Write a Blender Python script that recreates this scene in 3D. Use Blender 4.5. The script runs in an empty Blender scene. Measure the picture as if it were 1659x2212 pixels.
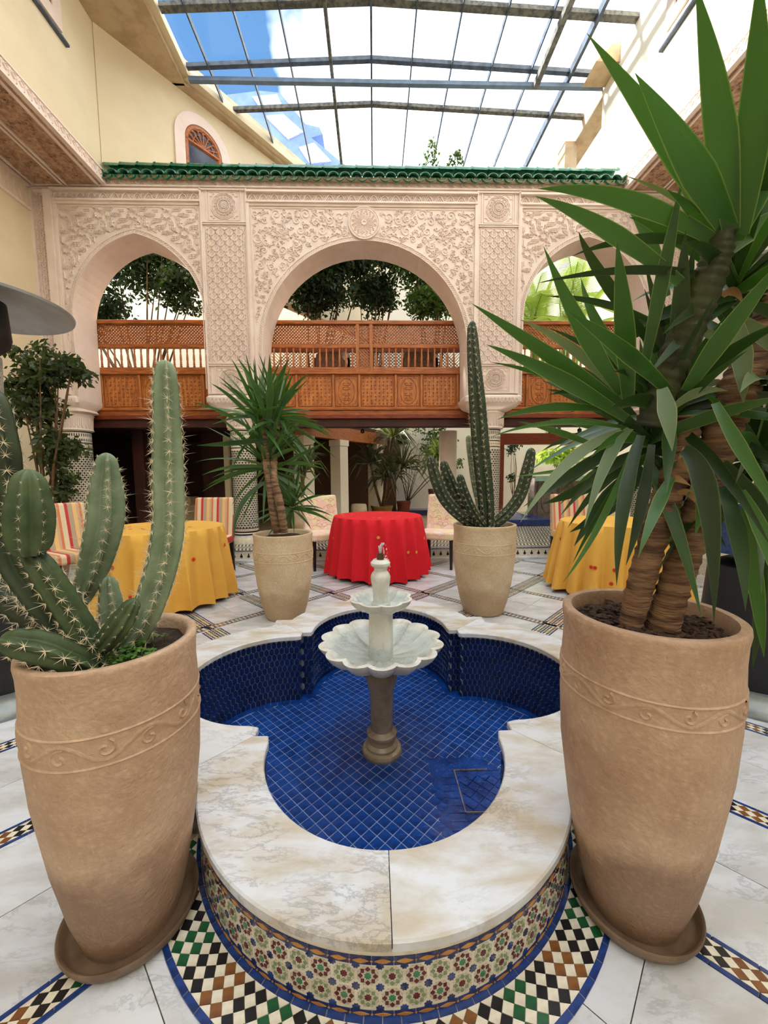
import bpy, math, random
from math import sin, cos, pi, radians, sqrt, atan2, tan, floor as fl
from mathutils import Vector, Matrix, noise as mnoise
random.seed(7)
C = bpy.context.scene.collection
SC = bpy.context.scene

# ------------------------------------------------------------------ camera, world, sun, exposure
F_PX, PITCH, YAW, ROLL, CAMH = 833.3, radians(5.168), radians(1.42), radians(-0.42), 1.22
_fw = Vector((sin(YAW)*cos(PITCH), cos(YAW)*cos(PITCH), -sin(PITCH)))
_rt0 = Vector((cos(YAW), -sin(YAW), 0)); _up0 = _rt0.cross(_fw)
_rt = _rt0*cos(ROLL) + _up0*sin(ROLL); _up = _up0*cos(ROLL) - _rt0*sin(ROLL)
cam_d = bpy.data.cameras.new('camera'); cam = bpy.data.objects.new('camera', cam_d); C.objects.link(cam)
cam_d.sensor_fit = 'VERTICAL'; cam_d.sensor_height = 24.0; cam_d.lens = F_PX/2212*24.0
cam_d.clip_start = 0.02
cam.matrix_world = Matrix(((_rt.x, _up.x, -_fw.x, 0), (_rt.y, _up.y, -_fw.y, 0), (_rt.z, _up.z, -_fw.z, CAMH), (0, 0, 0, 1)))
SC.camera = cam
SC.view_settings.view_transform = 'Standard'; SC.view_settings.look = 'None'
SC.view_settings.exposure = -0.5; SC.view_settings.gamma = 1.0; SC.view_settings.use_curve_mapping = False

def lin(r, g, b):
    f = lambda c: (c/255/12.92) if c/255 <= 0.04045 else ((c/255+0.055)/1.055)**2.4
    return (f(r), f(g), f(b), 1)

world = bpy.data.worlds.new('sky'); SC.world = world; world.use_nodes = True
nt = world.node_tree; nt.nodes.clear()
def N(nt, t, **kw):
    n = nt.nodes.new(t)
    for k, v in kw.items():
        if k.startswith('i_'): n.inputs[k[2:].replace('_', ' ')].default_value = v
        else: setattr(n, k, v)
    return n
L = lambda nt, a, b: nt.links.new(a, b)
CLOUD, BLUE = 4.6, 1.0
tc = N(nt, 'ShaderNodeTexCoord')
no = N(nt, 'ShaderNodeTexNoise', i_Scale=1.7, i_Detail=6.0, i_Roughness=0.55)
mp = N(nt, 'ShaderNodeMapping'); mp.inputs['Location'].default_value = (2.3, 0.4, 1.1)
L(nt, tc.outputs['Generated'], mp.inputs[0]); L(nt, mp.outputs[0], no.inputs['Vector'])
dot = N(nt, 'ShaderNodeVectorMath', operation='DOT_PRODUCT'); dot.inputs[1].default_value = Vector((-0.38, 0.70, 0.86)).normalized()
L(nt, tc.outputs['Generated'], dot.inputs[0])
m1 = N(nt, 'ShaderNodeMath', operation='MULTIPLY_ADD'); m1.inputs[1].default_value = -5.0; m1.inputs[2].default_value = 4.62
L(nt, dot.outputs['Value'], m1.inputs[0])
m2 = N(nt, 'ShaderNodeMath', operation='MULTIPLY_ADD'); m2.inputs[1].default_value = 1.1; L(nt, no.outputs['Fac'], m2.inputs[0]); L(nt, m1.outputs[0], m2.inputs[2])
rp = N(nt, 'ShaderNodeMapRange'); rp.inputs['From Min'].default_value = 0.44; rp.inputs['From Max'].default_value = 0.52
L(nt, m2.outputs[0], rp.inputs['Value'])
mx = N(nt, 'ShaderNodeMix', data_type='RGBA')
mx.inputs['A'].default_value = (0.26*BLUE, 0.62*BLUE, 1.25*BLUE, 1); mx.inputs['B'].default_value = (CLOUD*0.93, CLOUD*0.98, CLOUD*1.02, 1)
L(nt, rp.outputs[0], mx.inputs['Factor'])
bg = N(nt, 'ShaderNodeBackground'); L(nt, mx.outputs['Result'], bg.inputs['Color'])
L(nt, bg.outputs[0], N(nt, 'ShaderNodeOutputWorld').inputs[0])

sd = bpy.data.lights.new('sun', 'SUN'); sd.energy = 24.0; sd.angle = radians(5.0); sd.color = (1.0, 0.97, 0.92)
sun = bpy.data.objects.new('sun', sd); C.objects.link(sun)
sun.rotation_euler = Vector((-1.0, 0.12, 0.44)).to_track_quat('Z', 'Y').to_euler()   # the sun stands to the left, low

# ------------------------------------------------------------------ helpers
def ray(x, y): return _fw + _rt*((x-829.5)/F_PX) - _up*((y-1106)/F_PX)
def at(x, y, Y):                      # point of the picture at a known depth
    d = ray(x, y); return Vector((0, 0, CAMH)) + d*(Y/d.y)
def gz(x, y, z=0.0):
    d = ray(x, y); return Vector((0, 0, CAMH)) + d*((z-CAMH)/d.z)

def link(name, me, m=None, parent=None, kind=None, loc=None):
    o = bpy.data.objects.new(name, me); C.objects.link(o)
    if m is not None and me is not None and hasattr(me, 'materials') and len(me.materials) == 0:
        for mm in (m if isinstance(m, (list, tuple)) else [m]): me.materials.append(mm)
    if parent is not None: o.parent = parent
    if kind: o['kind'] = kind
    if loc is not None: o.location = loc
    return o
def tag(o, label, cat, group=None):
    o['label'] = label; o['category'] = cat
    if group: o['group'] = group
    return o
def thing(name, label, cat, loc=(0, 0, 0), rz=0.0, group=None):
    o = bpy.data.objects.new(name, None); C.objects.link(o); o.location = loc; o.rotation_euler = (0, 0, rz)
    return tag(o, label, cat, group)

class MB:
    def __init__(s): s.v = []; s.f = []; s.mi = []; s.uv = None
    def add(s, v, f, mi=0):
        n = len(s.v); s.v.extend([tuple(p) for p in v]); s.f.extend([tuple(i+n for i in q) for q in f]); s.mi.extend([mi]*len(f))
    def box(s, x0, x1, y0, y1, z0, z1, mi=0):
        s.add([(x0,y0,z0),(x1,y0,z0),(x1,y1,z0),(x0,y1,z0),(x0,y0,z1),(x1,y0,z1),(x1,y1,z1),(x0,y1,z1)],
              [(0,3,2,1),(4,5,6,7),(0,1,5,4),(1,2,6,5),(2,3,7,6),(3,0,4,7)], mi)
    def prism(s, pts, z0, z1, mi=0, bot=True):        # polygon in xy
        n = len(pts); v = [(p[0],p[1],z0) for p in pts]+[(p[0],p[1],z1) for p in pts]
        f = [(i,(i+1)%n,n+(i+1)%n,n+i) for i in range(n)]+[tuple(range(n,2*n))]
        if bot: f.append(tuple(range(n-1,-1,-1)))
        s.add(v, f, mi)
    def lathe(s, prof, segs=32, cx=0, cy=0, cz=0, mi=0, rf=None):
        n = len(prof); v = []
        for k in range(segs):
            a = 2*pi*k/segs
            for i, (r, z) in enumerate(prof):
                rr = r*(rf(a, i, z) if rf else 1); v.append((cx+rr*cos(a), cy+rr*sin(a), cz+z))
        f = []
        for k in range(segs):
            k2 = (k+1) % segs
            for i in range(n-1): f.append((k*n+i, k2*n+i, k2*n+i+1, k*n+i+1))
        s.add(v, f, mi)
    def tube(s, pts, rad, segs=8, mi=0, cap=True):
        pts = [Vector(p) for p in pts]; n = len(pts); rings = []
        t = (pts[1]-pts[0]).normalized(); nrm = t.orthogonal().normalized()
        for i in range(n):
            t = ((pts[min(i+1, n-1)]-pts[max(i-1, 0)])).normalized()
            nrm = (nrm - t*nrm.dot(t)).normalized(); b = t.cross(nrm)
            r = rad[i] if isinstance(rad, (list, tuple)) else rad
            rings.append([pts[i]+(nrm*cos(2*pi*k/segs)+b*sin(2*pi*k/segs))*r for k in range(segs)])
        v = [p for rg in rings for p in rg]; f = []
        for i in range(n-1):
            for k in range(segs):
                k2 = (k+1) % segs; f.append((i*segs+k, i*segs+k2, (i+1)*segs+k2, (i+1)*segs+k))
        if cap: f.append(tuple(range(segs-1, -1, -1))); f.append(tuple((n-1)*segs+k for k in range(segs)))
        s.add(v, f, mi)
    def mesh(s, name, smooth=False, mats=None):
        me = bpy.data.meshes.new(name); me.from_pydata(s.v, [], s.f)
        if mats:
            for m in mats: me.materials.append(m)
            me.polygons.foreach_set('material_index', s.mi)
        if smooth: me.polygons.foreach_set('use_smooth', [True]*len(s.f))
        me.update(); return me
    def build(s, name, m, parent=None, smooth=False, kind=None, loc=None):
        if isinstance(m, (list, tuple)): return link(name, s.mesh(name, smooth, m), None, parent, kind, loc)
        return link(name, s.mesh(name, smooth), m, parent, kind, loc)
def autosmooth(o, ang=40):
    import bmesh
    me = o.data; bm = bmesh.new(); bm.from_mesh(me)
    for f in bm.faces: f.smooth = True
    for e in bm.edges:
        if len(e.link_faces) == 2 and e.calc_face_angle(0) > radians(ang): e.smooth = False
    bm.to_mesh(me); bm.free(); return o
def bevel(o, w, seg=2):
    b = o.modifiers.new('bevel', 'BEVEL'); b.width = w; b.segments = seg; b.limit_method = 'ANGLE'; return o

def hang(t):
    """move a thing's Empty to the foot of its parts without moving the parts"""
    lo = [1e9]*3; hi = [-1e9]*3
    for c in t.children:
        if c.type != 'MESH': continue
        for b in c.bound_box:
            p = Matrix.Translation(c.location) @ Vector(b)
            for i in range(3): lo[i] = min(lo[i], p[i]); hi[i] = max(hi[i], p[i])
    loc = Vector(((lo[0]+hi[0])/2, (lo[1]+hi[1])/2, lo[2])); t.location = loc
    for c in t.children: c.matrix_parent_inverse = Matrix.Translation(-loc)

# ------------------------------------------------------------------ materials
def mat(name, c1, c2=None, scale=8.0, rough=0.6, bump=0.0, bscale=60.0, spec=0.5, metal=0.0, detail=4.0, stretch=None, trans=0.0, coat=0.0, lo=0.4, hi=0.62, c3=None, coord='Object'):
    m = bpy.data.materials.new(name); m.use_nodes = True; t = m.node_tree; p = t.nodes['Principled BSDF']
    p.inputs['Roughness'].default_value = rough; p.inputs['Metallic'].default_value = metal
    p.inputs['Specular IOR Level'].default_value = spec; p.inputs['Coat Weight'].default_value = coat; p.inputs['Coat Roughness'].default_value = 0.08
    p.inputs['Base Color'].default_value = c1
    tc = N(t, 'ShaderNodeTexCoord'); src = tc.outputs[coord]
    if stretch:
        mp = N(t, 'ShaderNodeMapping'); mp.inputs['Scale'].default_value = stretch; L(t, src, mp.inputs[0]); src = mp.outputs[0]
    if c2:
        n = N(t, 'ShaderNodeTexNoise', i_Scale=scale, i_Detail=detail, i_Roughness=0.6); L(t, src, n.inputs['Vector'])
        r = N(t, 'ShaderNodeValToRGB'); r.color_ramp.elements[0].position = lo; r.color_ramp.elements[0].color = c1
        r.color_ramp.elements[1].position = hi; r.color_ramp.elements[1].color = c2
        if c3: e = r.color_ramp.elements.new((lo+hi)/2); e.color = c3
        L(t, n.outputs['Fac'], r.inputs[0]); L(t, r.outputs[0], p.inputs['Base Color'])
    if bump:
        n = N(t, 'ShaderNodeTexNoise', i_Scale=bscale, i_Detail=5.0); L(t, src, n.inputs['Vector'])
        b = N(t, 'ShaderNodeBump', i_Strength=bump, i_Distance=0.01); L(t, n.outputs['Fac'], b.inputs['Height']); L(t, b.outputs[0], p.inputs['Normal'])
    if trans:
        tr = N(t, 'ShaderNodeBsdfTranslucent'); tr.inputs[0].default_value = (c1[0]*1.6+.02, c1[1]*1.8+.04, c1[2]*0.7, 1)
        mxs = N(t, 'ShaderNodeMixShader'); mxs.inputs[0].default_value = trans
        L(t, p.outputs[0], mxs.inputs[1]); L(t, tr.outputs[0], mxs.inputs[2]); L(t, mxs.outputs[0], t.nodes['Material Output'].inputs[0])
    return m
def marble(name, base, warm, vein, scale=2.2, rough=0.25, warmth=0.5, vs=1.0):
    m = bpy.data.materials.new(name); m.use_nodes = True; t = m.node_tree; p = t.nodes['Principled BSDF']
    p.inputs['Roughness'].default_value = rough; p.inputs['Specular IOR Level'].default_value = 0.45
    tc = N(t, 'ShaderNodeTexCoord'); oi = N(t, 'ShaderNodeObjectInfo')
    ad = N(t, 'ShaderNodeVectorMath', operation='ADD'); L(t, tc.outputs['Object'], ad.inputs[0])
    sc = N(t, 'ShaderNodeVectorMath', operation='SCALE'); cv = N(t, 'ShaderNodeCombineXYZ')
    for k in range(3): L(t, oi.outputs['Random'], cv.inputs[k])
    sc.inputs['Scale'].default_value = 37.0; L(t, cv.outputs[0], sc.inputs[0]); L(t, sc.outputs[0], ad.inputs[1])
    mp = N(t, 'ShaderNodeMapping'); mp.inputs['Rotation'].default_value = (0, 0, 0.7); mp.inputs['Scale'].default_value = (1, 2.6, 1); L(t, ad.outputs[0], mp.inputs[0])
    n1 = N(t, 'ShaderNodeTexNoise', i_Scale=scale, i_Detail=7.0, i_Roughness=0.6, i_Distortion=0.25); L(t, mp.outputs[0], n1.inputs['Vector'])
    r1 = N(t, 'ShaderNodeValToRGB'); e = r1.color_ramp.elements; e[0].position = warmth-0.08; e[0].color = base; e[1].position = warmth+0.14; e[1].color = warm
    L(t, n1.outputs['Fac'], r1.inputs[0])
    n2 = N(t, 'ShaderNodeTexNoise', i_Scale=scale*1.3*vs, i_Detail=9.0, i_Roughness=0.7, i_Distortion=0.3); L(t, mp.outputs[0], n2.inputs['Vector'])
    r2 = N(t, 'ShaderNodeValToRGB'); e = r2.color_ramp.elements
    e[0].position = 0.475; e[0].color = (0, 0, 0, 1); e[1].position = 0.535; e[1].color = (0, 0, 0, 1); q = e.new(0.505); q.color = (0.42, 0.42, 0.42, 1)
    L(t, n2.outputs['Fac'], r2.inputs[0])
    n3 = N(t, 'ShaderNodeTexNoise', i_Scale=scale*0.7, i_Detail=3.0); L(t, ad.outputs[0], n3.inputs['Vector'])
    mk = N(t, 'ShaderNodeMapRange'); mk.inputs['From Min'].default_value = 0.42; mk.inputs['From Max'].default_value = 0.62; L(t, n3.outputs['Fac'], mk.inputs['Value'])
    mm_ = N(t, 'ShaderNodeMath', operation='MULTIPLY'); L(t, r2.outputs[0], mm_.inputs[0]); L(t, mk.outputs[0], mm_.inputs[1])
    mx = N(t, 'ShaderNodeMix', data_type='RGBA'); L(t, mm_.outputs[0], mx.inputs['Factor']); L(t, r1.outputs[0], mx.inputs['A']); mx.inputs['B'].default_value = vein
    L(t, mx.outputs['Result'], p.inputs['Base Color']); return m
def glassy(name, tint, rough=0.02, wave=0.0, wscale=30.0, ior=1.45):
    m = bpy.data.materials.new(name); m.use_nodes = True; t = m.node_tree; t.nodes.remove(t.nodes['Principled BSDF'])
    tr = N(t, 'ShaderNodeBsdfTransparent'); tr.inputs[0].default_value = tint
    g = N(t, 'ShaderNodeBsdfGlossy'); g.inputs['Roughness'].default_value = rough
    fr = N(t, 'ShaderNodeFresnel', i_IOR=ior); mx = N(t, 'ShaderNodeMixShader')
    L(t, fr.outputs[0], mx.inputs[0]); L(t, tr.outputs[0], mx.inputs[1]); L(t, g.outputs[0], mx.inputs[2]); L(t, mx.outputs[0], t.nodes['Material Output'].inputs[0])
    if wave:
        tc = N(t, 'ShaderNodeTexCoord'); n = N(t, 'ShaderNodeTexNoise', i_Scale=wscale, i_Detail=3.0, i_Distortion=1.0); L(t, tc.outputs['Object'], n.inputs['Vector'])
        b = N(t, 'ShaderNodeBump', i_Strength=wave, i_Distance=0.01); L(t, n.outputs['Fac'], b.inputs['Height'])
        L(t, b.outputs[0], g.inputs['Normal']); L(t, b.outputs[0], fr.inputs['Normal'])
    return m
def leafmat(name, c1, c2, edge, trans=0.25, rough=0.4):
    m = bpy.data.materials.new(name); m.use_nodes = True; t = m.node_tree; p = t.nodes['Principled BSDF']; p.inputs['Roughness'].default_value = rough
    tc = N(t, 'ShaderNodeTexCoord'); oi = N(t, 'ShaderNodeObjectInfo')
    r = N(t, 'ShaderNodeValToRGB'); r.color_ramp.elements[0].color = c1; r.color_ramp.elements[1].color = c2; L(t, oi.outputs['Random'], r.inputs[0])
    sx = N(t, 'ShaderNodeSeparateXYZ'); L(t, tc.outputs['UV'], sx.inputs[0])
    ab = N(t, 'ShaderNodeMath', operation='ABSOLUTE'); L(t, sx.outputs[0], ab.inputs[0])
    gt = N(t, 'ShaderNodeMapRange'); gt.inputs['From Min'].default_value = 0.88; gt.inputs['From Max'].default_value = 0.98; L(t, ab.outputs[0], gt.inputs['Value'])
    n = N(t, 'ShaderNodeTexNoise', i_Scale=2.5, i_Detail=3.0); mp = N(t, 'ShaderNodeMapping'); mp.inputs['Scale'].default_value = (9, 1, 1); L(t, tc.outputs['UV'], mp.inputs[0]); L(t, mp.outputs[0], n.inputs['Vector'])
    mr = N(t, 'ShaderNodeMapRange'); mr.inputs['To Min'].default_value = 0.65; mr.inputs['To Max'].default_value = 1.35; L(t, n.outputs['Fac'], mr.inputs['Value'])
    mu = N(t, 'ShaderNodeVectorMath', operation='SCALE'); L(t, r.outputs[0], mu.inputs[0]); L(t, mr.outputs[0], mu.inputs['Scale'])
    mx = N(t, 'ShaderNodeMix', data_type='RGBA'); L(t, gt.outputs[0], mx.inputs['Factor']); L(t, mu.outputs[0], mx.inputs['A']); mx.inputs['B'].default_value = edge
    L(t, mx.outputs['Result'], p.inputs['Base Color'])
    tr = N(t, 'ShaderNodeBsdfTranslucent'); tr.inputs[0].default_value = (min(1, c2[0]*3), min(1, c2[1]*2.6), c2[2]*0.8, 1)
    ms = N(t, 'ShaderNodeMixShader'); ms.inputs[0].default_value = trans; L(t, p.outputs[0], ms.inputs[1]); L(t, tr.outputs[0], ms.inputs[2]); L(t, ms.outputs[0], t.nodes['Material Output'].inputs[0])
    return m
def stripes(name, cols, period=0.16, axis=0, rough=0.8):
    m = bpy.data.materials.new(name); m.use_nodes = True; t = m.node_tree; p = t.nodes['Principled BSDF']; p.inputs['Roughness'].default_value = rough
    tc = N(t, 'ShaderNodeTexCoord'); sx = N(t, 'ShaderNodeSeparateXYZ'); L(t, tc.outputs['Object'], sx.inputs[0])
    d = N(t, 'ShaderNodeMath', operation='DIVIDE'); d.inputs[1].default_value = period; L(t, sx.outputs[axis], d.inputs[0])
    f = N(t, 'ShaderNodeMath', operation='FRACT'); L(t, d.outputs[0], f.inputs[0])
    r = N(t, 'ShaderNodeValToRGB'); r.color_ramp.interpolation = 'CONSTANT'; e = r.color_ramp.elements
    e[0].color = cols[0][1]; e[0].position = 0; e[1].position = cols[1][0]; e[1].color = cols[1][1]
    for q, c in cols[2:]: k = e.new(q); k.color = c
    L(t, f.outputs[0], r.inputs[0]); L(t, r.outputs[0], p.inputs['Base Color']); return m

PLASTER = mat('pink_plaster', lin(238, 219, 208), lin(230, 208, 195), 3.0, 0.75, 0.12, 90)
PLASTER_S = mat('smooth_plaster', lin(238, 221, 209), lin(229, 210, 197), 2.5, 0.7, 0.05, 30)
CREAM = mat('cream_paint', lin(226, 209, 176), lin(219, 201, 167), 1.2, 0.7, 0.05, 40)
CREAMW = mat('pale_cream_paint', lin(246, 238, 220), lin(240, 230, 208), 1.0, 0.7)
SOFFIT = mat('carved_soffit', lin(196, 160, 132), lin(160, 124, 98), 22, 0.8, 0.9, 45)
BEAM = mat('beige_beam', lin(196, 172, 138), lin(176, 150, 118), 5, 0.8, 0.1, 60)
STEEL = mat('grey_frame', lin(84, 96, 112), lin(58, 66, 78), 9, 0.5)
DIRTY = mat('dusty_frame', lin(120, 118, 110), lin(72, 74, 76), 14, 0.8)
GLASS = glassy('skylight_glass', (0.97, 0.985, 0.99, 1), 0.03)
GREEN = mat('green_glazed_tile', lin(34, 128, 94), lin(18, 98, 70), 18, 0.2, 0.1, 50, spec=0.6, coat=0.4)
WOOD = mat('orange_wood', lin(190, 110, 44), lin(140, 70, 24), 5, 0.42, 0.1, 80, stretch=(1, 6, 14), coat=0.15)
WOODV = mat('orange_wood_upright', lin(196, 118, 52), lin(148, 78, 30), 5, 0.42, 0.1, 80, stretch=(14, 6, 1), coat=0.15)
WOODD = mat('red_brown_wood', lin(140, 58, 22), lin(96, 36, 14), 5, 0.45, 0.1, 80, stretch=(1, 6, 14))
DARKRED = mat('dark_red_beam', lin(70, 26, 18), lin(50, 18, 12), 4, 0.6)
DARK = mat('dark_room', lin(38, 24, 18), None, rough=0.9)
def terracotta(name, c1, c2, c3, foot_tone, H):
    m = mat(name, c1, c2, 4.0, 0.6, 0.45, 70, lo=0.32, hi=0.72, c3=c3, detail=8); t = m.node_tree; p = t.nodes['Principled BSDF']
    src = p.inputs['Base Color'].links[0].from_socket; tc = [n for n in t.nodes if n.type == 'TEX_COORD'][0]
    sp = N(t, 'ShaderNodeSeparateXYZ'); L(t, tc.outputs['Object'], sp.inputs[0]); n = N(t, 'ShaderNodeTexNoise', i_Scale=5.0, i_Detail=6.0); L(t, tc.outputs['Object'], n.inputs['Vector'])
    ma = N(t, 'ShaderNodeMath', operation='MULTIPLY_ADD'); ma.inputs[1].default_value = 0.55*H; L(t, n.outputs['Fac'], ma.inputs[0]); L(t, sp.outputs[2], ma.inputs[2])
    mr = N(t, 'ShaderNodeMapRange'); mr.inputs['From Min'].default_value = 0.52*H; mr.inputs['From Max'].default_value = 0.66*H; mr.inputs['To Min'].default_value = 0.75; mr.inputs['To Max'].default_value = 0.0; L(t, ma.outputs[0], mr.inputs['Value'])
    mx = N(t, 'ShaderNodeMix', data_type='RGBA'); L(t, mr.outputs[0], mx.inputs['Factor']); L(t, src, mx.inputs['A']); mx.inputs['B'].default_value = foot_tone  # blends in a darker tone toward the pot bottom, with a noisy edge
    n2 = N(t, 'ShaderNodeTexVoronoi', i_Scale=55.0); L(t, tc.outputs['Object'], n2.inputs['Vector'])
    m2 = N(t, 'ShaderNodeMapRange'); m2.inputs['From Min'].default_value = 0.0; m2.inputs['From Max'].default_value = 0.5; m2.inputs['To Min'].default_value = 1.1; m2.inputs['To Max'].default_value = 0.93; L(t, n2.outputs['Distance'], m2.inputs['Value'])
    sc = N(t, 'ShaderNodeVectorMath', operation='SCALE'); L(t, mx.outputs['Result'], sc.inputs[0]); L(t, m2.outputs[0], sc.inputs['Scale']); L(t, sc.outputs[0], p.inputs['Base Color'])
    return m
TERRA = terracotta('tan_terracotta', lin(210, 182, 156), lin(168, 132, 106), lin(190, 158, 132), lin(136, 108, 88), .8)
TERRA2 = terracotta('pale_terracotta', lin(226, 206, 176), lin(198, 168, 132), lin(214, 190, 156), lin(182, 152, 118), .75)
SAUCER = mat('brown_saucer', lin(132, 108, 86), lin(104, 82, 62), 9, 0.55, 0.15, 60)
SOIL = mat('dark_soil', lin(62, 46, 34), lin(34, 24, 18), 60, 0.95, 1.0, 120)
BARKCHIP = mat('bark_chips', lin(84, 60, 48), lin(44, 30, 24), 80, 0.9)
MARB_POOL = marble('warm_marble', lin(216, 219, 226), lin(192, 180, 160), lin(96, 92, 96), 3.4, 0.14, 0.50)
MARB_FLOOR = marble('floor_marble', lin(214, 217, 224), lin(190, 190, 190), lin(128, 134, 144), 3.0, 0.16, 0.5)
MARB_FT = marble('fountain_marble', lin(222, 222, 216), lin(200, 198, 188), lin(132, 134, 134), 7.0, 0.22, 0.52)
MARB_COL = marble('grey_brown_marble', lin(150, 134, 114), lin(128, 110, 90), lin(88, 74, 62), 8.0, 0.25, 0.5)
ZWHITE = mat('white_glaze', lin(232, 224, 206), lin(214, 204, 184), 30, 0.3, spec=0.5)
ZBLUE = mat('cobalt_glaze', lin(34, 66, 134), lin(24, 46, 100), 25, 0.25, coat=0.3)
ZNAVY = mat('navy_glaze', lin(16, 40, 104), lin(10, 26, 78), 25, 0.2, coat=0.4)
ZBLACK = mat('black_glaze', lin(30, 28, 32), lin(22, 20, 24), 25, 0.3)
ZGREEN = mat('green_glaze', lin(30, 92, 54), lin(22, 72, 44), 25, 0.3)
ZBROWN = mat('brown_glaze', lin(136, 88, 44), lin(110, 66, 36), 25, 0.3)
ZMAROON = mat('maroon_glaze', lin(110, 34, 42), lin(84, 26, 32), 25, 0.3)
ZSAGE = mat('sage_glaze', lin(142, 158, 120), lin(116, 138, 100), 25, 0.3)
ZJADE = mat('jade_glaze', lin(72, 140, 100), lin(56, 118, 84), 25, 0.3)
ZOCHRE = mat('ochre_glaze', lin(196, 140, 64), lin(172, 116, 50), 25, 0.3)
GROUT = mat('pale_grout', lin(188, 176, 150), lin(150, 140, 122), 40, 0.8)
POOLT = mat('pool_tile', lin(20, 72, 150), lin(14, 50, 116), 14, 0.12, 0.15, 18, coat=0.5)
POOLW = mat('pool_wall_tile', lin(16, 36, 92), lin(10, 24, 66), 18, 0.14, 0.12, 18, coat=0.4)
WATER = glassy('water_film', (0.93, 0.97, 1.0, 1), 0.03, 0.55, 38.0, 1.33)
BASINW = glassy('basin_water', (0.95, 0.985, 0.985, 1), 0.02, 0.2, 40.0, 1.33)
RED = mat('red_cloth', lin(222, 18, 38), lin(216, 15, 34), 3, 0.85, 0.1, 300)
YEL = mat('yellow_cloth', lin(236, 184, 82), lin(230, 175, 74), 3, 0.85, 0.1, 300)
ORANGE = mat('orange_thread', lin(214, 92, 30), None, rough=0.8)
GOLDT = mat('gold_thread', lin(230, 150, 60), None, rough=0.7)
BLACKW = mat('black_leg', lin(26, 20, 20), None, rough=0.35)
STRIPE = stripes('striped_fabric', [(0, lin(226, 208, 176)), (.22, lin(196, 62, 62)), (.36, lin(184, 164, 140)), (.58, lin(236, 196, 130)), (.76, lin(206, 176, 146)), (.88, lin(214, 130, 84))], 0.20)
PALEF = mat('pale_brocade', lin(242, 226, 212), lin(236, 226, 186), 5, 0.8, 0.25, 60, lo=.42, hi=.56, c3=lin(240, 196, 184))
CACT = mat('cactus_skin', lin(80, 98, 64), lin(56, 76, 48), 14, 0.55, 0.1, 60)
CACTP = mat('pale_cactus_skin', lin(136, 152, 124), lin(110, 128, 100), 12, 0.6, 0.1, 60)
CACTD = mat('dark_cactus_skin', lin(54, 68, 42), lin(36, 48, 30), 14, 0.5)
SPINE = mat('cream_spine', lin(226, 212, 184), None, rough=0.6)
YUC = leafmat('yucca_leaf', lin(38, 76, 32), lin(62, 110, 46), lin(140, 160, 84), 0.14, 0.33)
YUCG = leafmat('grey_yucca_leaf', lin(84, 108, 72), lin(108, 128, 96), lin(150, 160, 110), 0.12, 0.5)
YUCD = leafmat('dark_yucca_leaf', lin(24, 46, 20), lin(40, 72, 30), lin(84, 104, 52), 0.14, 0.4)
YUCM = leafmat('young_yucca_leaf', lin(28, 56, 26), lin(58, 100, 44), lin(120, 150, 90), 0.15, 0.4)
TRUNK = mat('ringed_trunk', lin(156, 122, 92), lin(92, 64, 48), 9, 0.85, 1.0, 30, stretch=(1, 1, 6), detail=8)
HUSK = mat('dry_husk', lin(176, 138, 92), lin(140, 100, 62), 12, 0.85)
FOL = mat('dark_foliage', lin(36, 58, 22), lin(20, 36, 14), 3, 0.5, trans=0.25)
FOLL = mat('light_foliage', lin(76, 100, 40), lin(44, 66, 26), 3, 0.5, trans=0.3)
PALM = mat('palm_green', lin(176, 188, 96), lin(120, 146, 66), 3, 0.5, trans=0.3)
TWIG = mat('brown_twig', lin(110, 84, 56), lin(80, 58, 38), 8, 0.85)
HOOD = mat('brushed_hood', lin(178, 180, 186), lin(156, 158, 166), 4, 0.42, metal=0.55)
NAVYC = mat('navy_cover', lin(18, 20, 34), lin(12, 13, 24), 8, 0.5)
CHAR = mat('charcoal_cover', lin(26, 28, 32), lin(18, 20, 24), 8, 0.5)
DENIM = mat('denim_blue', lin(50, 72, 116), lin(34, 52, 90), 40, 0.85)
GALV = mat('galvanised_base', lin(150, 158, 162), lin(128, 136, 140), 6, 0.35, metal=0.6)
CHROME = mat('bronze_nozzle', lin(110, 86, 66), None, rough=0.3, metal=0.9)
DROPS = mat('water_drops', lin(236, 240, 244), None, rough=0.05); DROPS.node_tree.nodes['Principled BSDF'].inputs['Alpha'].default_value = 0.5
TANFLOOR = mat('tan_stone_floor', lin(176, 152, 120), lin(154, 130, 100), 4, 0.5)

# ------------------------------------------------------------------ FOUNTAIN geometry helpers (barbed quatrefoil plan)
FX, FY = 0.03, 1.975
def lobe(s, r, off, n1=6, n2=40):
    """half of the way round: one lobe, from corner to corner, apex at +y"""
    y0 = max(s, off); a0 = math.asin(min(1, max(0, (s-off)/r))) if s > off else 0
    xs = r*cos(a0)
    p = [(s+(xs-s)*i/n1, s) for i in range(n1)]
    p += [(r*cos(a0+(pi-2*a0)*i/n2), off+r*sin(a0+(pi-2*a0)*i/n2)) for i in range(n2+1)]
    p += [(-xs+(-s+xs)*(i+1)/n1, s) for i in range(n1)]
    return p
def rot(p, k):
    for _ in range(k % 4): p = (-p[1], p[0])
    return p
def outline(s, r, off=0.55, n1=6, n2=40):
    o = []
    for k in range(4):
        q = [rot(p, k) for p in lobe(s, r, off, n1, n2)]
        o += q[:-1]
    return [(FX+x, FY+y) for x, y in o]
def inpool(x, y, s, r, off=0.55):
    x -= FX; y -= FY
    if abs(x) < s and abs(y) < s: return True
    ax, ay = abs(x), abs(y)
    if ax < r and ay < off: return True
    if ay < r and ax < off: return True
    return math.hypot(x, ay-off) < r or math.hypot(ax-off, y) < r

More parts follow.
